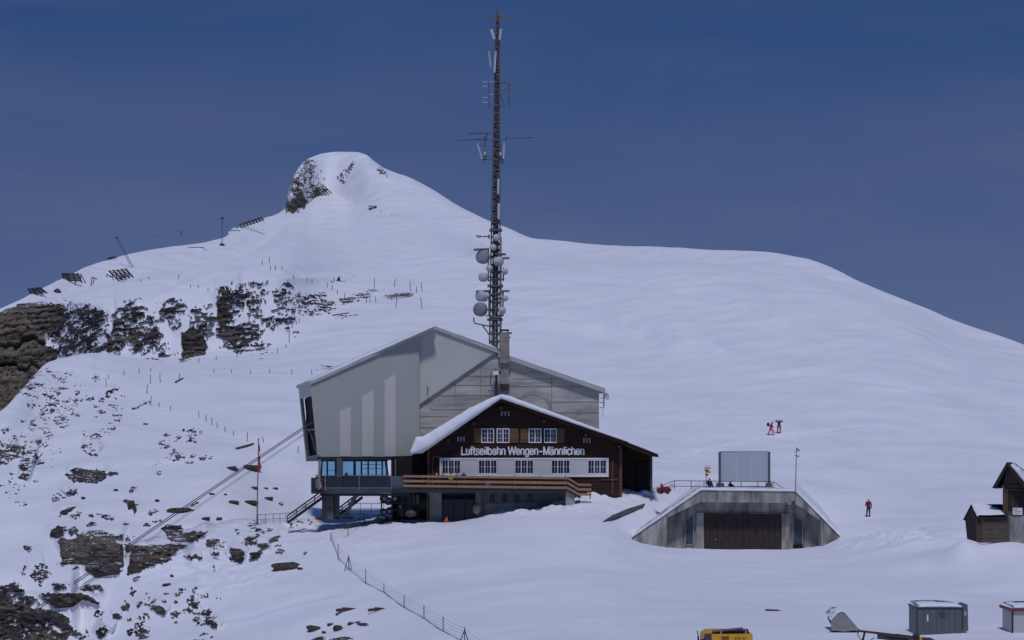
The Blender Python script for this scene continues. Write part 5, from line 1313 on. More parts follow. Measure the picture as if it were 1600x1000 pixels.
mb = MB(); mb.tube(P(1089.5, 985, YV - 0.3), P(1091, 994, YV - 0.3), 0.025); mb.tube(P(1091, 994, YV - 0.3), P(1092.5, 1040, YV - 0.3), 0.045); mb.build('marker_rod', STEEL_D, gm)
mb = MB(); mb.tube(P(1092, 1001, YV - 0.3), P(1103, 998, YV), 0.03); mb.build('mirror_arm', STEEL_D, gm)
for sx in (1096, 1162):
    mb = MB(); pts = [P(sx, 1050, YV - 0.8)]
    mb.prism([Vector((PX(sx, YV), YV - 1.2, PZ(1082, YV) + h)) + Vector((0, d, 0)) for d, h in ((0.3, 0), (4.2, 0), (4.8, 0.45), (4.3, 0.9), (0.2, 0.9), (-0.3, 0.45))], (0.75, 0, 0)); mb.build('track', mat('rubber_track', (0.02, 0.02, 0.02), 0.9, 0.2, 2), gm)
mb = MB(); plate(mb, [(1099, 1045), (1181, 1045), (1181, 1066), (1099, 1066)], YV - 0.2, 3.4); mb.build('chassis', STEEL_D, gm)
# second machine: only its dark boom reaches into the picture
YQ = 85.0
bm_ = thing('crane_boom', 'long dark red boom of a machine reaching in over the lower right edge', 'crane', tuple(P(1400, 1075, YQ)))
BRN = mat('dark_red_boom', (0.10, 0.035, 0.04), 0.5, 0.3, 1.2)
mb = MB(); mb.bar(P(1340, 985.5, YQ), P(1400, 992.5, YQ), 0.16, 0.09); mb.bar(P(1400, 992.5, YQ), P(1452, 999, YQ), 0.18, 0.12); mb.build('boom', BRN, bm_)
mb = MB(); mb.tube(P(1371, 991, YQ - 0.1), P(1420, 997.5, YQ - 0.1), 0.075, n=8); mb.tube(P(1371, 996, YQ - 0.1), P(1420, 1002, YQ - 0.1), 0.06, n=8); build_each(mb, 'hydraulic_ram', STEEL_D, bm_)
mb = MB(); mb.tube(P(1351, 988, YQ), P(1346, 1010, YQ), 0.05); mb.path([P(1342, 987, YQ - .1), P(1340, 992, YQ - .1), P(1344, 998, YQ - .1), P(1351, 1001, YQ - .1)], 0.018, 5); mb.path([P(1366, 996, YQ - .1), P(1362, 999, YQ - .1), P(1358, 1004, YQ - .1)], 0.018, 5); build_each(mb, 'hose', STEEL_D, bm_)
mb = MB(); rect(mb, 1430, 992, 1437, 1003, YQ - 0.15, 0.4); mb.bar(P(1426, 992, YQ - .1), P(1436, 994, YQ - .1), 0.08, 0.06); build_each(mb, 'boom_head', STEEL_D, bm_)
mb = MB(); rect(mb, 1437, 996, 1441, 1001, YQ - 0.2, 0.2); mb.build('yellow_fitting', YEL, bm_)
mb = MB(); rect(mb, 1405, 1004, 1470, 1062, YQ + 0.3, 2.2); mb.build('machine_body', BRN, bm_)
for sx in (1405, 1452):
    mb = MB(); mb.prism([Vector((PX(sx, YQ), YQ - 0.8, PZ(1080, YQ) + h)) + Vector((0, d, 0)) for d, h in ((0.3, 0), (3.4, 0), (3.9, 0.4), (3.5, 0.8), (0.2, 0.8), (-0.3, 0.4))], (0.6, 0, 0)); mb.build('track', STEEL_D, bm_)
# ------------------------------------------------------------------ ropes of the cable car
ROPES = [((474, 667.5, 190.5), (205, 848, 176.5), (40, 962, 164), 0.045, 'upper rear track rope running from the hall down to the left'),
         ((474, 670.5, 190.2), (205, 851.5, 176.2), (40, 966, 163.7), 0.045, 'upper front track rope running from the hall down to the left'),
         ((476, 677, 190.0), (240, 838, 178), (60, 962, 165), 0.018, 'thin rear hauling rope below the two track ropes'),
         ((476, 679, 189.8), (240, 841, 177.7), (60, 965, 164.7), 0.018, 'thin front hauling rope below the two track ropes')]
for a, m_, b, r, lab in ROPES:
    mb = MB(); A, B_ = P(*a), P(*b); Mi = P(*m_)
    pts = []
    for i in range(25):
        t = i / 24
        # a slack curve through the three surveyed points
        s = (A - B_).length; tm = (A - Mi).length / s
        q = A * ((t - tm) * (t - 1) / (tm)) + Mi * (t * (t - 1) / (tm * (tm - 1))) + B_ * (t * (t - tm) / (1 - tm))
        pts.append(q)
    pts = [A + (A - pts[1]).normalized() * 4] + pts
    mb.path(pts, r, 5)
    solo(mb, 'steel_rope', ROPE, lab, 'rope', tuple(A), 'ropes of the cable car')

# flagpole
g = seen(401, 820)
fp = thing('flagpole', 'tall thin flagpole with a limp red flag left of the station', 'flagpole', tuple(g))
top = P(404, 687, g.y)
mb = MB(); mb.tube(g - Vector((0, 0, .6)), top, 0.065, 0.045, n=8); mb.build('pole', mat('pole_red_grey', (0.24, 0.11, 0.11), 0.5, 0.2, 1), fp)
mb = MB(); mb.lathe(top, (0, 0, 1), [(0.02, -.02), (0.09, 0.03), (0.09, 0.1), (0.02, 0.16)], 8); mb.build('finial', STEEL_G, fp)
V = []; n1 = 14
for i in range(n1 + 1):
    t = i / n1; z = top.z - 0.35 - 2.6 * t
    for j in range(7):
        s = j / 6; w = 0.12 + 0.36 * math.sin(min(1, t * 1.4) * 1.5) * (0.8 + 0.2 * math.sin(t * 9))
        V.append((top.x + 0.05 + (w * s) * 0.62 - 0.12 * t, top.y + 0.13 * math.sin(s * 9 + t * 3) * s, z - 0.25 * s))
mb = MB(); mb.add(V, [(i*7+j, i*7+j+1, (i+1)*7+j+1, (i+1)*7+j) for i in range(n1) for j in range(6)]); fl = mb.build('flag', mat('flag_red', (0.48, 0.035, 0.045), 0.7, 0.2, 2), fp, smooth=True)
mb = MB(); mb.box((top.x + 0.08, top.y - 0.16, top.z - 1.6), (top.x + 0.24, top.y - 0.14, top.z - 1.1)); mb.build('flag_cross', WHITE, fl)

# ------------------------------------------------------------------ avalanche barriers on the ridge
BAR = mat('rusty_dark_steel', (0.045, 0.038, 0.036), 0.8, 0.4, 1)
def barrier(quad, Y, nsup, nbar, label, dens=1.0):
    """tilted grid of beams: quad = photograph corners top-left, top-right, bottom-right, bottom-left"""
    tl, tr, br, bl = quad
    lean = 1.6
    TL, TR, BR, BL = P(*tl, Y + lean), P(*tr, Y + lean), P(*br, Y), P(*bl, Y)
    base = (BL + BR) / 2
    t = thing('avalanche_barrier', label, 'avalanche barrier', tuple(base), 'steel avalanche barriers along the ridge')
    for k in range(nsup):
        s = k / (nsup - 1)
        mb = MB(); a, b = BL.lerp(BR, s), TL.lerp(TR, s); mb.bar(a - (b - a) * 0.12, b, 0.22, 0.25); mb.build('support_beam', BAR, t)
        mb = MB(); mid = a.lerp(b, 0.7); foot = Vector((mid.x, mid.y + 2.2, a.z + 0.2)); mb.tube(mid, foot, 0.09, n=5); mb.build('prop', BAR, t)
    for k in range(nbar):
        s = (k + 0.5) / nbar
        mb = MB(); mb.bar(BL.lerp(TL, s) + Vector((0, -0.14, 0)), BR.lerp(TR, s) + Vector((0, -0.14, 0)), 0.12, 0.2 * dens); mb.build('cross_beam', BAR, t)
    return t
def ydepth(px, py, d=0): return seen(px, py).y + d
barrier([(170, 423), (196, 419.5), (207, 432), (184, 437)], ydepth(190, 440), 5, 6, 'tilted grid barrier right of the leaning mast\'s foot on the snowy ridge', 0.8)
barrier([(97, 427), (122, 427), (127, 440), (100, 439)], ydepth(112, 443), 4, 5, 'dark solid looking barrier standing against the sky on the left ridge', 1.6)
barrier([(44, 451), (62, 449), (72, 457), (50, 462)], ydepth(60, 462), 4, 4, 'lowest barrier, at the top of the great cliff', 1.5)
barrier([(374, 350), (408, 339), (412, 344), (378, 356)], ydepth(392, 360), 8, 3, 'long low barrier on the skyline left of the summit knob', 1.2)
barrier([(484, 294), (506, 290), (517, 301), (494, 308)], ydepth(500, 311), 6, 5, 'barrier grid bolted to the rock of the summit knob', 0.8)
for (pts, lab) in ([[(126, 428), (134, 441)], [(126, 428), (127, 443)]], 'bare barrier supports beside the solid looking barrier'), ([[(144, 433), (142, 445)], [(144, 433), (152, 434)], [(148, 434), (145, 442)]], 'bare barrier supports standing alone in the middle of the ridge'), \
        ([[(166, 428), (177, 432)], [(168, 429), (160, 443)], [(173, 431), (164, 447)], [(176, 433), (170, 441)], [(160, 440), (170, 440)]], 'bare barrier supports leaning against the tilted grid barrier'):
    Y = ydepth(pts[0][1][0], pts[0][1][1] + 2)
    t = thing('bare_support', lab, 'barrier support', tuple(P(*pts[0][1], Y)), 'bare supports of the avalanche barriers')
    for a, b in pts:
        mb = MB(); mb.tube(P(*a, Y + 0.2), P(b[0], b[1] + 2, Y - 0.1), 0.11, n=5); mb.build('strut', BAR, t)
g = seen(90, 457); b = MB(); b.lathe(g - Vector((0, 0, .3)), (0, 0, 1), [(1.0, 0), (0.9, 0.5), (0.5, 1.0), (0.1, 1.2)], 7)
solo(b, 'boulder', mat('boulder_rock', (0.085, 0.07, 0.055), 0.9, 0.5, 1.5, bump=0.4), 'single brown boulder on the ridge between two barriers', 'boulder', tuple(g))

# blasting ropeway: two masts, a rope and the orange pod
g1, g2 = seen(208, 418), seen(347, 384)
t1 = thing('leaning_mast', 'thin lattice mast leaning out to the left on the snowy ridge', 'mast', tuple(g1))
tp1 = P(182, 371, g1.y)
mb = MB()
for o in (-0.28, 0.28): mb.tube(g1 + Vector((o, 0, -.5)), tp1 + Vector((o * .6, 0, 0)), 0.07, n=5)
for k in range(14):
    a, b = g1.lerp(tp1, k / 14), g1.lerp(tp1, (k + 1) / 14); s = 0.26 if k % 2 else -0.26; mb.tube(a + Vector((s, 0, 0)), b - Vector((s, 0, 0)), 0.04, n=4)
mb.build('lattice', STEEL_M, t1)
mb = MB(); mb.tube(tp1 - Vector((.5, 0, 0)), tp1 + Vector((.5, 0, 0)), 0.12, n=6); mb.build('mast_head', STEEL_D, t1)
t2 = thing('upright_mast', 'upright thin lattice mast on the ridge below the summit', 'mast', tuple(g2)); tp2 = P(347.5, 341, g2.y)
mb = MB()
for o in (-0.3, 0.3): mb.tube(g2 + Vector((o, 0, -.5)), tp2 + Vector((o * .6, 0, 0)), 0.06, n=5)
for k in range(16):
    a, b = g2.lerp(tp2, k / 16), g2.lerp(tp2, (k + 1) / 16); s = 0.28 if k % 2 else -0.28; mb.tube(a + Vector((s, 0, 0)), b - Vector((s, 0, 0)), 0.035, n=4)
mb.build('lattice', STEEL_M, t2)
mb = MB(); mb.box(tp2 - Vector((.35, .2, .25)), tp2 + Vector((.35, .2, .3))); mb.build('mast_head', STEEL_D, t2)
mb = MB(); mb.lathe(g2 - Vector((0, 0, .3)), (0, 0, 1), [(0.9, 0), (0.8, 0.5), (0.3, 0.9)], 8); mb.build('mast_foot', BAR, t2)
Yp = (g1.y + g2.y) / 2
pod = P(283, 360, Yp); pts = [tp1.lerp(pod, i / 10) + Vector((0, 0, -0.8 * math.sin(math.pi * i / 10))) for i in range(11)] + [pod.lerp(tp2, i / 6) + Vector((0, 0, -0.25 * math.sin(math.pi * i / 6))) for i in range(1, 7)]
b = MB(); b.path(pts, 0.022, 4)
solo(b, 'blasting_rope', ROPE, 'thin rope strung between the leaning mast and the upright mast', 'rope', tuple(tp1))
pd = thing('orange_pod', 'orange carrier hanging on the rope between the two ridge masts', 'rope carrier', tuple(pod))
mb = MB(); mb.lathe(pod - Vector((0, 0, 0.15)), (0, 0, -1), [(0.35, -0.1), (0.42, 0.1), (0.3, 0.55), (0.1, 0.8)], 8); mb.build('carrier', mat('rust_orange', (0.40, 0.13, 0.07), 0.6, 0.2, 1), pd)
mb = MB(); mb.tube(pod - Vector((0, 0, .9)), pod - Vector((0, 0, 2.0)), 0.04, n=5); mb.build('tail', STEEL_D, pd)
# roofs just showing over the ridge
for (x0, x1, xm, yb, yt, lab) in ((291, 317, 303, 386, 381.5, 'snow covered hut roof just showing on the ridge'), (360, 374, 366, 359.5, 355, 'small snow covered roof below the long barrier on the ridge')):
    g = seen((x0 + x1) / 2, yb + 3); Y = g.y
    t = thing('ridge_hut', lab, 'hut', tuple(g))
    mb = MB(); plate(mb, [(x0 + 1, yb - .2), (x1 - 1, yb - .2), (x1 - 1, yb + 1.4), (x0 + 1, yb + 1.4)], Y, 3.0); mb.build('wall', WOOD_D, t)
    mb = MB(); plate(mb, [(x0 - 1, yb + .3), (x0 + 3, yb - 2.2), (xm, yt), (x1 - 3, yb - 2.2), (x1 + 1, yb + .3), (x1 - 2, yb + 0.1), (x0 + 2, yb + 0.1)], Y - 0.5, 4.0); mb.build('roof_snow', SNOW, t)
    mb = MB(); plate(mb, [(x0 - 3, yb + 2.2), (x0 + 3, yb + 1.2), (x1 - 3, yb + 1.2), (x1 + 3, yb + 2.4), (x1 + 3, yb + 7), (x0 - 3, yb + 7)], Y - 0.4, 4.2); mb.build('snow_drift', SNOW, t)
b = MB(); g = seen(172, 404); b.prism([P(166, 404, g.y), P(174, 401, g.y), P(182, 400.8, g.y), P(180, 402.5, g.y), P(170, 405, g.y)], (0, 1.2, 0))
solo(b, 'ridge_slab', BAR, 'flat dark slab on the skyline left of the leaning mast', 'slab', tuple(g))

# ------------------------------------------------------------------ marker posts on the slopes
POSTS = [(280,594,9),(334,583,6),(362,583,6),(392,584,6),(422,583,6),(456,586,8),(488,586,8),(311,568,8),(338,563,7),(370,559,7),(434,553,9),(447,544,6),(452,536,20),
 (457,513,6),(462,508,6),(467,505,6),(423,429,7),(430,430,8),(441,430,6),(458,436,6),(480,442,7),(487,443,7),(511,449,7),(518,454,8),(528,461,8),(538,467,9),(584,449,15),(616,449,13),
 (642,455,16),(650,458,10),(660,456,14),(572,473,11),(578,473,10),(587,473,10),(619,480,14),(659,484,19),(279,439,8),(298,450,5),(310,452,5),(325,456,5),(166,606,14),(170,592,7),(193,587,7),(217,583,7),(236,581,6),
 (236,600,14),(251,598,14),(280,593,9),(229,616,14),(235,634,15),(249,636,7),(266,642,8),(311,653,10),(322,660,11),(331,665,12),(339,669,9),(351,676,9),(365,681,8),(386,690,14),(412,692,9),(466,708,11),
 (422,413,10),(410,416,7),(232,437,5),(220,443,5),(1230,700,4)]
PB = MB(); PB.tube((0, 0, -0.8), (0, 0, 1), 0.046, 0.042, n=6)
PMESH = PB.mesh('marker_post', mat('weathered_post', (0.11, 0.09, 0.085), 0.85, 0.4, 2))
rp = random.Random(3)
ORD = ['first','second','third','fourth','fifth','sixth','seventh','eighth','ninth','tenth','eleventh','twelfth','thirteenth','fourteenth','fifteenth','sixteenth','seventeenth','eighteenth']
def row_of(x, y, h):
    if y > 598 and x < 255: return 'in the steep left cluster'
    if y > 640: return 'in the line stepping down towards the flagpole'
    if 572 < y < 600 and x >= 270: return 'in the level row left of the hall roof'
    if y > 540 and x >= 300: return 'in the row at the foot of the crags'
    if y > 540: return 'along the left bench edge'
    if 500 < y < 540: return 'in the short row right of the crags'
    if x > 560: return 'of the tall ones left of the mast'
    if x > 470: return 'in the line above the right crags'
    if x > 400: return 'atop the middle crag'
    return 'on the slope above the left crags'
rows = {}
for p in POSTS[:-1]: rows.setdefault(row_of(*p), []).append(p)
for rn, ps in rows.items():
    for k, (x, y, h) in enumerate(sorted(ps)):
        g = seen(x, y); hm = h * M(g.y)
        o = bpy.data.objects.new('marker_post', PMESH); COL.objects.link(o); OFF[o.name] = tuple(g)
        o.location = g; kk = max(1.0, g.y / 260)
        o.scale = (kk, kk, hm); o.rotation_euler = (R(rp.uniform(-4, 4)), R(rp.uniform(-7, 7)), 0)
        tag(o, 'thin marker post, %s from the left %s' % (ORD[k], rn), 'marker post', 'marker posts ' + rn)

# ------------------------------------------------------------------ wire fence in the foreground
FP = [(570,818.5,11,0),(543,839,19,0),(516.5,844,11,0),(529,874.5,24,0),(544,892,24,1),(571.5,913,23,0),(599.5,926,15,0),(631,950.5,20,0),(662,967,21,0),(693,987,23,0),(726,1004,23,1),(760,1024,23,0),(798,1048,23,0)]
g = seen(631, 950)
fen = thing('wire_fence', 'wire fence with thin steel posts running down the snow in the foreground', 'fence', tuple(g))
FST = mat('fence_post_steel', (0.10, 0.105, 0.125), 0.6, 0.3, 2)
tops = []; bots = []
for x, y, h, br in FP:
    b = seen(x, min(y, 1005)) if y < 1005 else seen(x, 1004) + (seen(x, 1004) - seen(x, 985)) * ((y - 1004) / 19)
    b = Vector(b); t = b + Vector((rp.uniform(-.04, .04), 0, h * M(b.y)))
    mb = MB(); mb.tube(b - Vector((0, 0, .5)), t, 0.034, n=6); mb.build('post', FST, fen)
    if br:
        for s in (-1, 1):
            mb = MB(); mb.tube(t - Vector((0, 0, .15)), b + Vector((s * 0.36, -0.3, -.25)), 0.032, n=5); mb.build('brace', FST, fen)
    tops.append(t); bots.append(b)
for k, f in enumerate((0.95, 0.72, 0.5, 0.28, 0.04)):
    mb = MB(); pts = []
    for i in range(len(tops)):
        q = bots[i].lerp(tops[i], f); pts.append(q)
        if i < len(tops) - 1: pts.append((q + bots[i+1].lerp(tops[i+1], f)) / 2 - Vector((0, 0, 0.10)))
    mb.path(pts, 0.008 if k < 4 else 0.014, 4); mb.build('wire', FST, fen)
# rail fences near the stairs
def rail(pts, h, label, name='rail_fence', m=STEEL_M, step=5, r=0.028):
    G = [seen(x, y) for x, y in pts]
    t = thing(name, label, 'railing', tuple(G[0]))
    tp = [q + Vector((0, 0, h * M(q.y))) for q in G]
    mb = MB(); mb.path(tp, r, 5); mb.build('top_rail', m, t)
    mb = MB(); mb.path([a.lerp(b, 0.5) for a, b in zip(G, tp)], r * .7, 5); mb.build('mid_rail', m, t)
    for a, b in zip(G, tp):
        mb = MB(); mb.tube(a - Vector((0, 0, .3)), b, r, n=5); mb.build('rail_post', m, t)
    return t
rail([(403, 820), (415, 819), (427, 818.5), (438, 818), (447, 817.5), (460, 817)], 15, 'thin grey railing between the flagpole and the foot of the stairs')
rail([(515, 815), (530, 813.5), (548, 812.5), (562, 812.5), (574, 814)], 8, 'thin railing on the snow in front of the platform legs')
rail([(545, 804), (563, 803), (580, 803), (600, 803)], 16, 'thin railing behind the slanting platform leg')
bb = thing('striped_barrier', 'red and white barrier plank in the snow below the platform', 'barrier', tuple(seen(538, 812)))
g = seen(538, 811)
for k in range(5):
    mb = MB(); rect(mb, 524 + k * 5.8, 807.2, 529.7 + k * 5.8, 809.6, g.y - 0.2, 0.06); mb.build('plank_stripe', RED if k % 2 == 0 else mat('dusty_red', (0.3, 0.12, 0.12), .6, .2, 1), bb)
mb = MB(); rect(mb, 526, 809, 527.5, 813, g.y - 0.15, 0.06); rect(mb, 549, 809, 550.5, 813, g.y - 0.15, 0.06); mb.build('trestle', STEEL_D, bb, kind='stuff')
g = seen(500, 812)
b = MB(); b.prism(PG([(492, 806.5), (500, 808.5), (507, 806), (508, 811), (500, 814), (494, 813)], g.y - .3), (0, 0.5, 0))
solo(b, 'red_crate', mat('faded_red', (0.33, 0.05, 0.05), 0.6, 0.3, 1), 'red plastic crate in the snow at the foot of the stairs', 'crate', tuple(g))
g = seen(612, 816)
b = MB(); V = [];  ol = [(592, 817.5), (606, 811), (620, 807), (630, 805), (626, 811), (616, 817), (604, 819.5)]
b.prism([seen(x, y) + Vector((0, -0.02, 0.06)) for x, y in ol], (0, 0.1, -0.25))
solo(b, 'gravel_patch', mat('grey_gravel', (0.20, 0.19, 0.18), 0.95, 0.4, 5, bump=0.5), 'flat bare grey patch in the snow before the terrace', 'bare patch', tuple(g))
# fallen wooden fence pieces on the slope
for k, (x0, x1, y, legs, lab) in enumerate(((525, 563, 951, (530, 556), 'left half of the fallen wooden rail lying on the snow'), (575, 612, 951, (598,), 'right half of the fallen wooden rail lying on the snow'))):
    g = seen((x0 + x1) / 2, y + 3)
    t = thing('fallen_rail', lab, 'wooden rail', tuple(g), 'fallen wooden rails on the foreground slope')
    WR = mat('reddish_old_wood', (0.105, 0.06, 0.055), 0.85, 0.4, 2, (.5, 1, 4))
    mb = MB(); mb.bar(P(x0, y + 2.5, g.y), P((x0 + x1) / 2, y + 0.5, g.y), 0.2, 0.2); mb.bar(P((x0 + x1) / 2, y + 0.8, g.y - .02), P(x1, y + 2.0, g.y), 0.2, 0.2); mb.build('beam', WR, t)
    for lx in legs:
        mb = MB(); mb.bar(P(lx + 4, y + 2.5, g.y - .1), P(lx - 5, y + 9.5, g.y - 0.8), 0.1, 0.1); mb.build('leg', WR, t)
    mb = MB(); mb.bar(P(x0 + 10, y - 1.2, g.y + .1), P(x1 - 8, y + 0.2, g.y + .1), 0.12, 0.1); mb.build('batten', WR, t)
# fallen posts higher up
for x0, y0, x1, y1, lab in ((275, 599, 287, 592, 'broken post lying across the row of marker posts'), (520, 494, 545, 490, 'long dark pole lying in the snow right of the crags'), (370, 703, 397, 695, 'dark log lying on the slope above the ropes'), (224, 664, 232, 664, 'short dark plank lying on the steep left slope')):
    a, b_ = seen(x0, y0), seen(x1, y1); b = MB(); b.tube(a + Vector((0, -.1, .08)), b_ + Vector((0, -.1, .08)), 0.14, 0.1, n=6)
    solo(b, 'fallen_post', WOOD_G, lab, 'fallen post', tuple(a))

# ------------------------------------------------------------------ boulders lying singly on the snow
BRK = mat('dark_boulder_rock', (0.075, 0.062, 0.05), 0.9, 0.55, 1.6, bump=0.5)
def boulder_mesh(seed):
    import bmesh
    bm = bmesh.new(); bmesh.ops.create_icosphere(bm, subdivisions=3, radius=1)
    for v in bm.verts:
        q = v.co.copy(); n_ = noise3(q * 1.1 + Vector((seed * 7, 0, 0))) - 0.5; n2_ = noise3(q * 3 + Vector((seed * 3, 5, 0))) - 0.5
        c = q * (1 + 1.1 * n_ + 0.35 * n2_); c.z = max(c.z, -0.5); c.z = min(c.z, 0.62 + 0.2 * n2_); v.co = c
    me = bpy.data.meshes.new('boulder'); bm.to_mesh(me); bm.free(); me.materials.append(BRK); return me
BMS = [boulder_mesh(k) for k in range(5)]
BLD = [(445,889,24,8,'largest flat brown boulder alone on the snow left of the wire fence'),(363,735,10,4.5,'boulder under the ropes just left of the flag'),(393,734,15,6,'wide boulder right behind the flagpole below its flag'),
 (366,787,9,4,0),(392,788,12,5,0),(420,781,8,3.5,0),(397,765,6,3,0),(430,765,5,2.5,0),(322,813,7,3.5,0),(343,813,5,3.5,0),(332,773,5,2,0),(205,793,6,9,'upright dark boulder above the ropes at the lower left'),
 (246,784,4,3,0),(181,767,4,2.5,0),(130,780,4,3,0),(285,799,22,4,'long thin boulder crossed by the ropes'),(490,986,12,6,'left of the two boulders at the bottom edge left of the wire fence'),(529,985,9,6,'right of the two boulders at the bottom edge left of the wire fence'),
 (506,990,4,3,0),(516,978,5,3,0),(548,976,6,3,0),(566,977,6,3,0),(437,888,6,3,0),(470,890,5,2.5,0),(262,915,5,3,0),(268,903,3,3,0),(416,764,4,2,0),(352,774,3,2,0)]
nth = 0
for i, (x, y, rx, ry, lab) in enumerate(sorted(BLD)):
    g = seen(x, y); k = M(g.y)
    o = bpy.data.objects.new('boulder', BMS[i % 5]); COL.objects.link(o); OFF[o.name] = tuple(g)
    o.location = g + Vector((0, 0, ry * 0.35 * k)); o.scale = (rx * k * 0.9, max(rx, ry) * k * 0.8, ry * k * 1.35); o.rotation_euler = (0, R(rp.uniform(-8, 8)), R(rp.uniform(-30, 30)))
    if not lab: nth += 1
    tag(o, lab or ('small dark boulder, %s from the left near the flagpole and ropes' % (ORD + ['nineteenth','twentieth','twenty first','twenty second'])[nth - 1]), 'boulder', None if lab else 'small boulders scattered on the lower left slope')

# ------------------------------------------------------------------ people
def person(label, feet, H, yaw, joints, edges, cols, name='person', extras=None, group=None):
    """one continuous skinned body; joints: name -> (x forward, y left, z up in heights, radius, region)"""
    names = list(joints); idx = {n_: i for i, n_ in enumerate(names)}
    me = bpy.data.meshes.new('skeleton')
    me.from_pydata([Vector(joints[n_][:3]) * H for n_ in names], [(idx[a], idx[b]) for a, b in edges], [])
    ob = bpy.data.objects.new('tmp_body', me); COL.objects.link(ob)
    md = ob.modifiers.new('s', 'SKIN'); md.use_smooth_shade = True
    ob.modifiers.new('d', 'SUBSURF').levels = 1
    lay = me.skin_vertices[0].data if me.skin_vertices else None
    for i, n_ in enumerate(names):
        r = joints[n_][3] * H; lay[i].radius = (r, r); lay[i].use_root = (n_ == 'pelvis')
    bpy.context.view_layer.update()
    dg = bpy.context.evaluated_depsgraph_get()
    out = bpy.data.meshes.new_from_object(ob.evaluated_get(dg))
    bpy.data.objects.remove(ob)
    regs = sorted(set(cols)); out.materials.clear()
    for r_ in regs: out.materials.append(cols[r_])
    seg = [(Vector(joints[a][:3]) * H, Vector(joints[b][:3]) * H, (joints[a][3] + joints[b][3]) * H / 2, joints[b][4]) for a, b in edges]
    for p in out.polygons:
        best, br = 1e9, regs[0]
        for a, b, r_, reg in seg:
            d = b - a; t = max(0, min(1, (p.center - a).dot(d) / max(1e-9, d.dot(d)))); dd = (p.center - (a + d * t)).length - r_
            if dd < best: best, br = dd, reg
        p.material_index = regs.index(br); p.use_smooth = True
    out.name = 'person'
    o = bpy.data.objects.new(name, out); COL.objects.link(o)
    o.location = feet; o.rotation_euler = (0, 0, yaw); OFF[o.name] = (0, 0, 0)
    tag(o, label, 'person', group)
    for nm, mb, m_ in (extras(H) if extras else []):
        c = mb.build(nm, m_, o)
    return o
EDG = [('pelvis','spine'),('spine','chest'),('chest','neck'),('neck','head'),('head','crown'),('chest','shl'),('shl','ell'),('ell','wrl'),('wrl','hal'),('chest','shr'),('shr','elr'),('elr','wrr'),('wrr','har'),
       ('pelvis','hpl'),('hpl','knl'),('knl','anl'),('anl','tol'),('pelvis','hpr'),('hpr','knr'),('knr','anr'),('anr','tor'),('head','nose'),('wrl','thl'),('wrr','thr')]
def pose(**kw):
    J = dict(pelvis=(0,0,.53,.085,'legs'), spine=(0,0,.63,.082,'top'), chest=(0,0,.75,.095,'top'), neck=(0,0,.855,.038,'skin'), head=(.012,0,.905,.062,'skin'), crown=(.0,0,.965,.055,'hair'), nose=(.072,0,.905,.014,'skin'),
             shl=(0,.105,.79,.05,'top'), ell=(-.02,.14,.63,.036,'top'), wrl=(.03,.15,.50,.028,'top'), hal=(.05,.15,.445,.026,'glove'), thl=(.065,.135,.475,.012,'glove'),
             shr=(0,-.105,.79,.05,'top'), elr=(-.02,-.14,.63,.036,'top'), wrr=(.03,-.15,.50,.028,'top'), har=(.05,-.15,.445,.026,'glove'), thr=(.065,-.135,.475,.012,'glove'),
             hpl=(0,.055,.49,.066,'legs'), knl=(.01,.06,.28,.05,'legs'), anl=(-.01,.06,.05,.036,'legs'), tol=(.09,.065,.022,.026,'boot'),
             hpr=(0,-.055,.49,.066,'legs'), knr=(.01,-.06,.28,.05,'legs'), anr=(-.01,-.06,.05,.036,'legs'), tor=(.09,-.065,.022,.026,'boot'))
    for k, v in kw.items(): J[k] = (*v, *J[k][3:]) if len(v) == 3 else v
    return J
def clo(n_, c): return mat(n_, c, 0.8, 0.2, 3)
SKN = clo('skin', (0.42, 0.27, 0.2)); BLK = clo('black_cloth', (0.016, 0.016, 0.02)); DKB = clo('dark_blue_cloth', (0.02, 0.025, 0.06)); HAIR = clo('dark_hair', (0.03, 0.022, 0.018))
REDP = clo('bright_red_trousers', (0.72, 0.055, 0.035)); DRED = clo('dark_red_jacket', (0.15, 0.025, 0.04)); MARO = clo('maroon_cloth', (0.13, 0.02, 0.045))
VIO = clo('violet_dark_cloth', (0.05, 0.03, 0.075)); YVEST = clo('yellow_vest', (0.62, 0.62, 0.06)); WHT = clo('white_cloth', (0.6, 0.58, 0.58)); BLUEJ = clo('blue_jacket', (0.10, 0.18, 0.45)); GRY = clo('grey_hat', (0.22, 0.22, 0.25))
def pack(m_, poles=True):
    def f(H):
        mb = MB(); x = -0.15
        mb.lathe(Vector((x, 0, 0.60)) * H, (0, 0, 1), [(.03*H, 0), (.085*H, .02*H), (.10*H, .12*H), (.085*H, .22*H), (.03*H, .26*H)], 10)
        out = [('backpack', mb, m_)]
        if poles:
            for s in (1, -1):
                p = MB(); p.tube(Vector((.06 if s < 0 else .1, .15 * s, .46)) * H, Vector((-.22 if s > 0 else -.3, .2 * s, .0)) * H, 0.012); p.tube(Vector((-.22 if s > 0 else -.3, .2 * s, .03)) * H, Vector((-.24 if s > 0 else -.32, .2 * s, .02)) * H, 0.06)
                out.append(('ski_pole', p, STEEL_D))
        return out
    return f
g = seen(1203, 680.5)
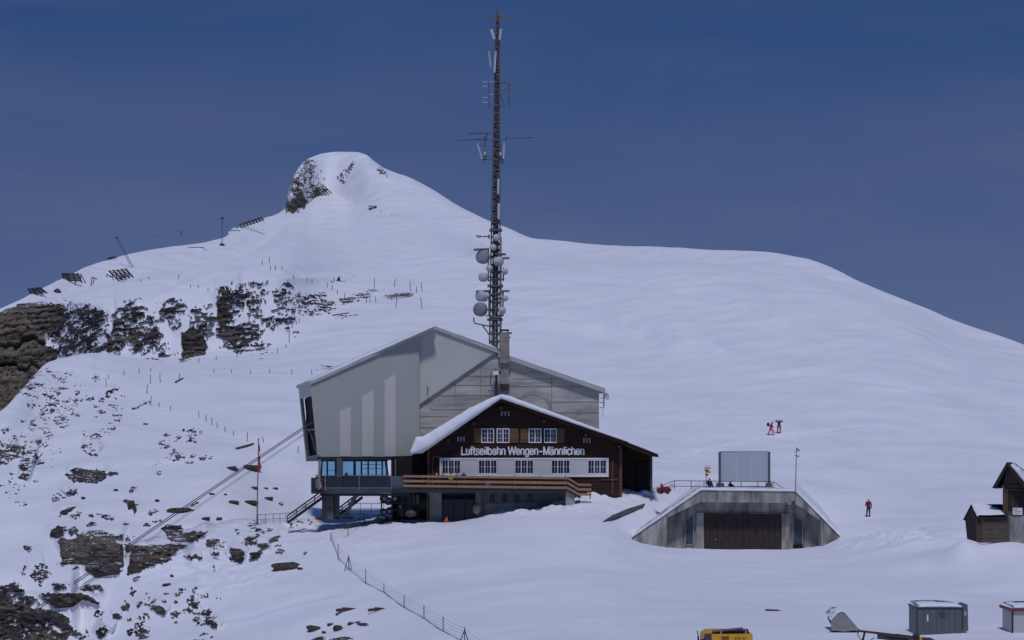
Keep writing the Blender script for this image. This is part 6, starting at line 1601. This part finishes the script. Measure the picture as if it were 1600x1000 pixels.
person('person in bright red trousers with a dark backpack striding up the slope', g, 1.85, R(-8),
       pose(pelvis=(0,0,.50), spine=(.03,0,.60), chest=(.075,0,.72), neck=(.12,0,.82), head=(.135,0,.885), crown=(.125,0,.945), nose=(.2,0,.875), shl=(.07,.1,.765), shr=(.07,-.1,.765), ell=(.06,.16,.62), elr=(.12,-.16,.62), wrl=(.15,.16,.53), wrr=(.2,-.15,.54), hal=(.18,.15,.50), har=(.23,-.14,.51), thl=(.18,.13,.53), thr=(.23,-.12,.54),
            knl=(.19,.06,.30), anl=(.17,.06,.05), tol=(.28,.06,.035), knr=(-.05,-.06,.27), anr=(-.17,-.06,.05), tor=(-.08,-.06,.02)),
       EDG, dict(legs=REDP, top=DRED, skin=SKN, hair=BLK, glove=BLK, boot=BLK), extras=pack(DKB))
g = seen(1217.5, 677)
def brd2(H):
    mb = MB(); mb.bar(Vector((.05, -.30, .02)) * H, Vector((.0, .12, .03)) * H, 0.22, 0.05); return [('snowshoe', mb, BLK)]
person('person in dark jacket with both elbows raised beside the backpacker', g, 1.80, R(-95),
       pose(ell=(.0,.26,.80), wrl=(.08,.17,.90), hal=(.08,.12,.93), thl=(.09,.10,.91), elr=(.0,-.27,.82), wrr=(.08,-.19,.91), har=(.08,-.14,.94), thr=(.09,-.12,.92), shl=(0,.11,.80), shr=(0,-.11,.80),
            knl=(.04,.09,.28), anl=(.0,.1,.05), knr=(.04,-.09,.28), anr=(.0,-.1,.05), hpl=(0,.07,.49,.085,'legs'), hpr=(0,-.07,.49,.085,'legs')),
       EDG, dict(legs=clo('red_brown_trousers', (0.36, 0.05, 0.045)), top=DKB, skin=SKN, hair=GRY, glove=BLK, boot=BLK), extras=brd2)
g = seen(1357.5, 808.5)
person('lone person in maroon ski clothes standing on the snow right of the garage portal', g, 1.78, R(-120),
       pose(elr=(.03,-.16,.64), wrr=(.12,-.1,.58), har=(.14,-.06,.6), thr=(.14,-.05,.63), ell=(-.03,.15,.63), wrl=(.02,.16,.51), knr=(.03,-.07,.28), anr=(.04,-.09,.05), tor=(.13,-.1,.022)),
       EDG, dict(legs=clo('dark_trousers', (0.05, 0.025, 0.06)), top=MARO, skin=SKN, hair=GRY, glove=BLK, boot=BLK))
SIT = dict(pelvis=(0,0,.07), spine=(-.01,0,.17), chest=(0,0,.29), neck=(.02,0,.39), head=(.03,0,.44), crown=(.02,0,.50), nose=(.09,0,.44), shl=(0,.105,.33), shr=(0,-.105,.33), ell=(.03,.15,.19), elr=(.03,-.15,.19), wrl=(.13,.12,.17), wrr=(.13,-.12,.17), hal=(.17,.09,.18), har=(.17,-.09,.18), thl=(.17,.07,.2), thr=(.17,-.07,.2),
           hpl=(.03,.055,.07), hpr=(.03,-.055,.07), knl=(.2,.08,.2), knr=(.2,-.08,.2), anl=(.3,.07,.04), anr=(.3,-.07,.04), tol=(.38,.07,.03), tor=(.38,-.07,.03))
g = P(1108, 760, 180.0); g.z = ground(g.x, g.y)
person('person in dark blue sitting in the snow under the hiking signpost', g, 1.75, R(-70), pose(**SIT), EDG, dict(legs=DKB, top=DKB, skin=SKN, hair=HAIR, glove=BLK, boot=BLK))
g = P(1142, 759, 181.5); g.z = ground(g.x, g.y) - 0.25
person('person in dark clothes lying back in the snow below the display board', g, 1.7, R(-60), pose(**{**SIT, 'chest': (-.05,0,.24), 'neck': (-.06,0,.33), 'head': (-.06,0,.385), 'crown': (-.08,0,.44), 'nose': (0,0,.39), 'shl': (-.05,.105,.28), 'shr': (-.05,-.105,.28)}), EDG, dict(legs=DKB, top=VIO, skin=SKN, hair=HAIR, glove=BLK, boot=BLK))
# on the terrace and platform
YD = 184.4
dz = PZ(764, YT)
for x, top, hair, yaw, lab in ((704.5, YVEST, HAIR, 60, 'person in a yellow safety vest behind the terrace railing'), (692, BLK, HAIR, 100, 'leftmost dark clothed person behind the terrace railing under the first window'), (714, VIO, BLK, 80, 'dark violet clothed person right of the yellow vest on the terrace'),
                             (724.5, BLK, BLK, -90, 'dark clothed person standing before the first white band panel on the terrace'), (682, DRED, WHT, 90, 'person with a white cap at the left end of the terrace windows')):
    g = P(x, 764, YD); g.z = dz
    person(lab, g, 1.50 if x != 724.5 else 1.62, R(yaw), pose(), EDG, dict(legs=BLK, top=top, skin=SKN, hair=hair, glove=SKN, boot=BLK), group='people on the chalet terrace')
g = P(762.5, 765, YD - 0.5); g.z = dz - .15
person('person in a blue jacket sitting low behind the terrace railing', g, 1.6, R(90), pose(**SIT), EDG, dict(legs=BLK, top=BLUEJ, skin=SKN, hair=WHT, glove=SKN, boot=BLK), group='people on the chalet terrace')
g = P(541, 764, YCB + 1.6)
person('dark silhouette of a person standing inside the cable car', g, 1.76, R(-60), pose(), EDG, dict(legs=BLK, top=BLK, skin=SKN, hair=BLK, glove=BLK, boot=BLK))
g = P(495, 768, YP + .6)
person('dark clothed person on the left landing of the boarding platform', g, 1.70, R(150), pose(), EDG, dict(legs=BLK, top=DKB, skin=SKN, hair=BLK, glove=BLK, boot=BLK))
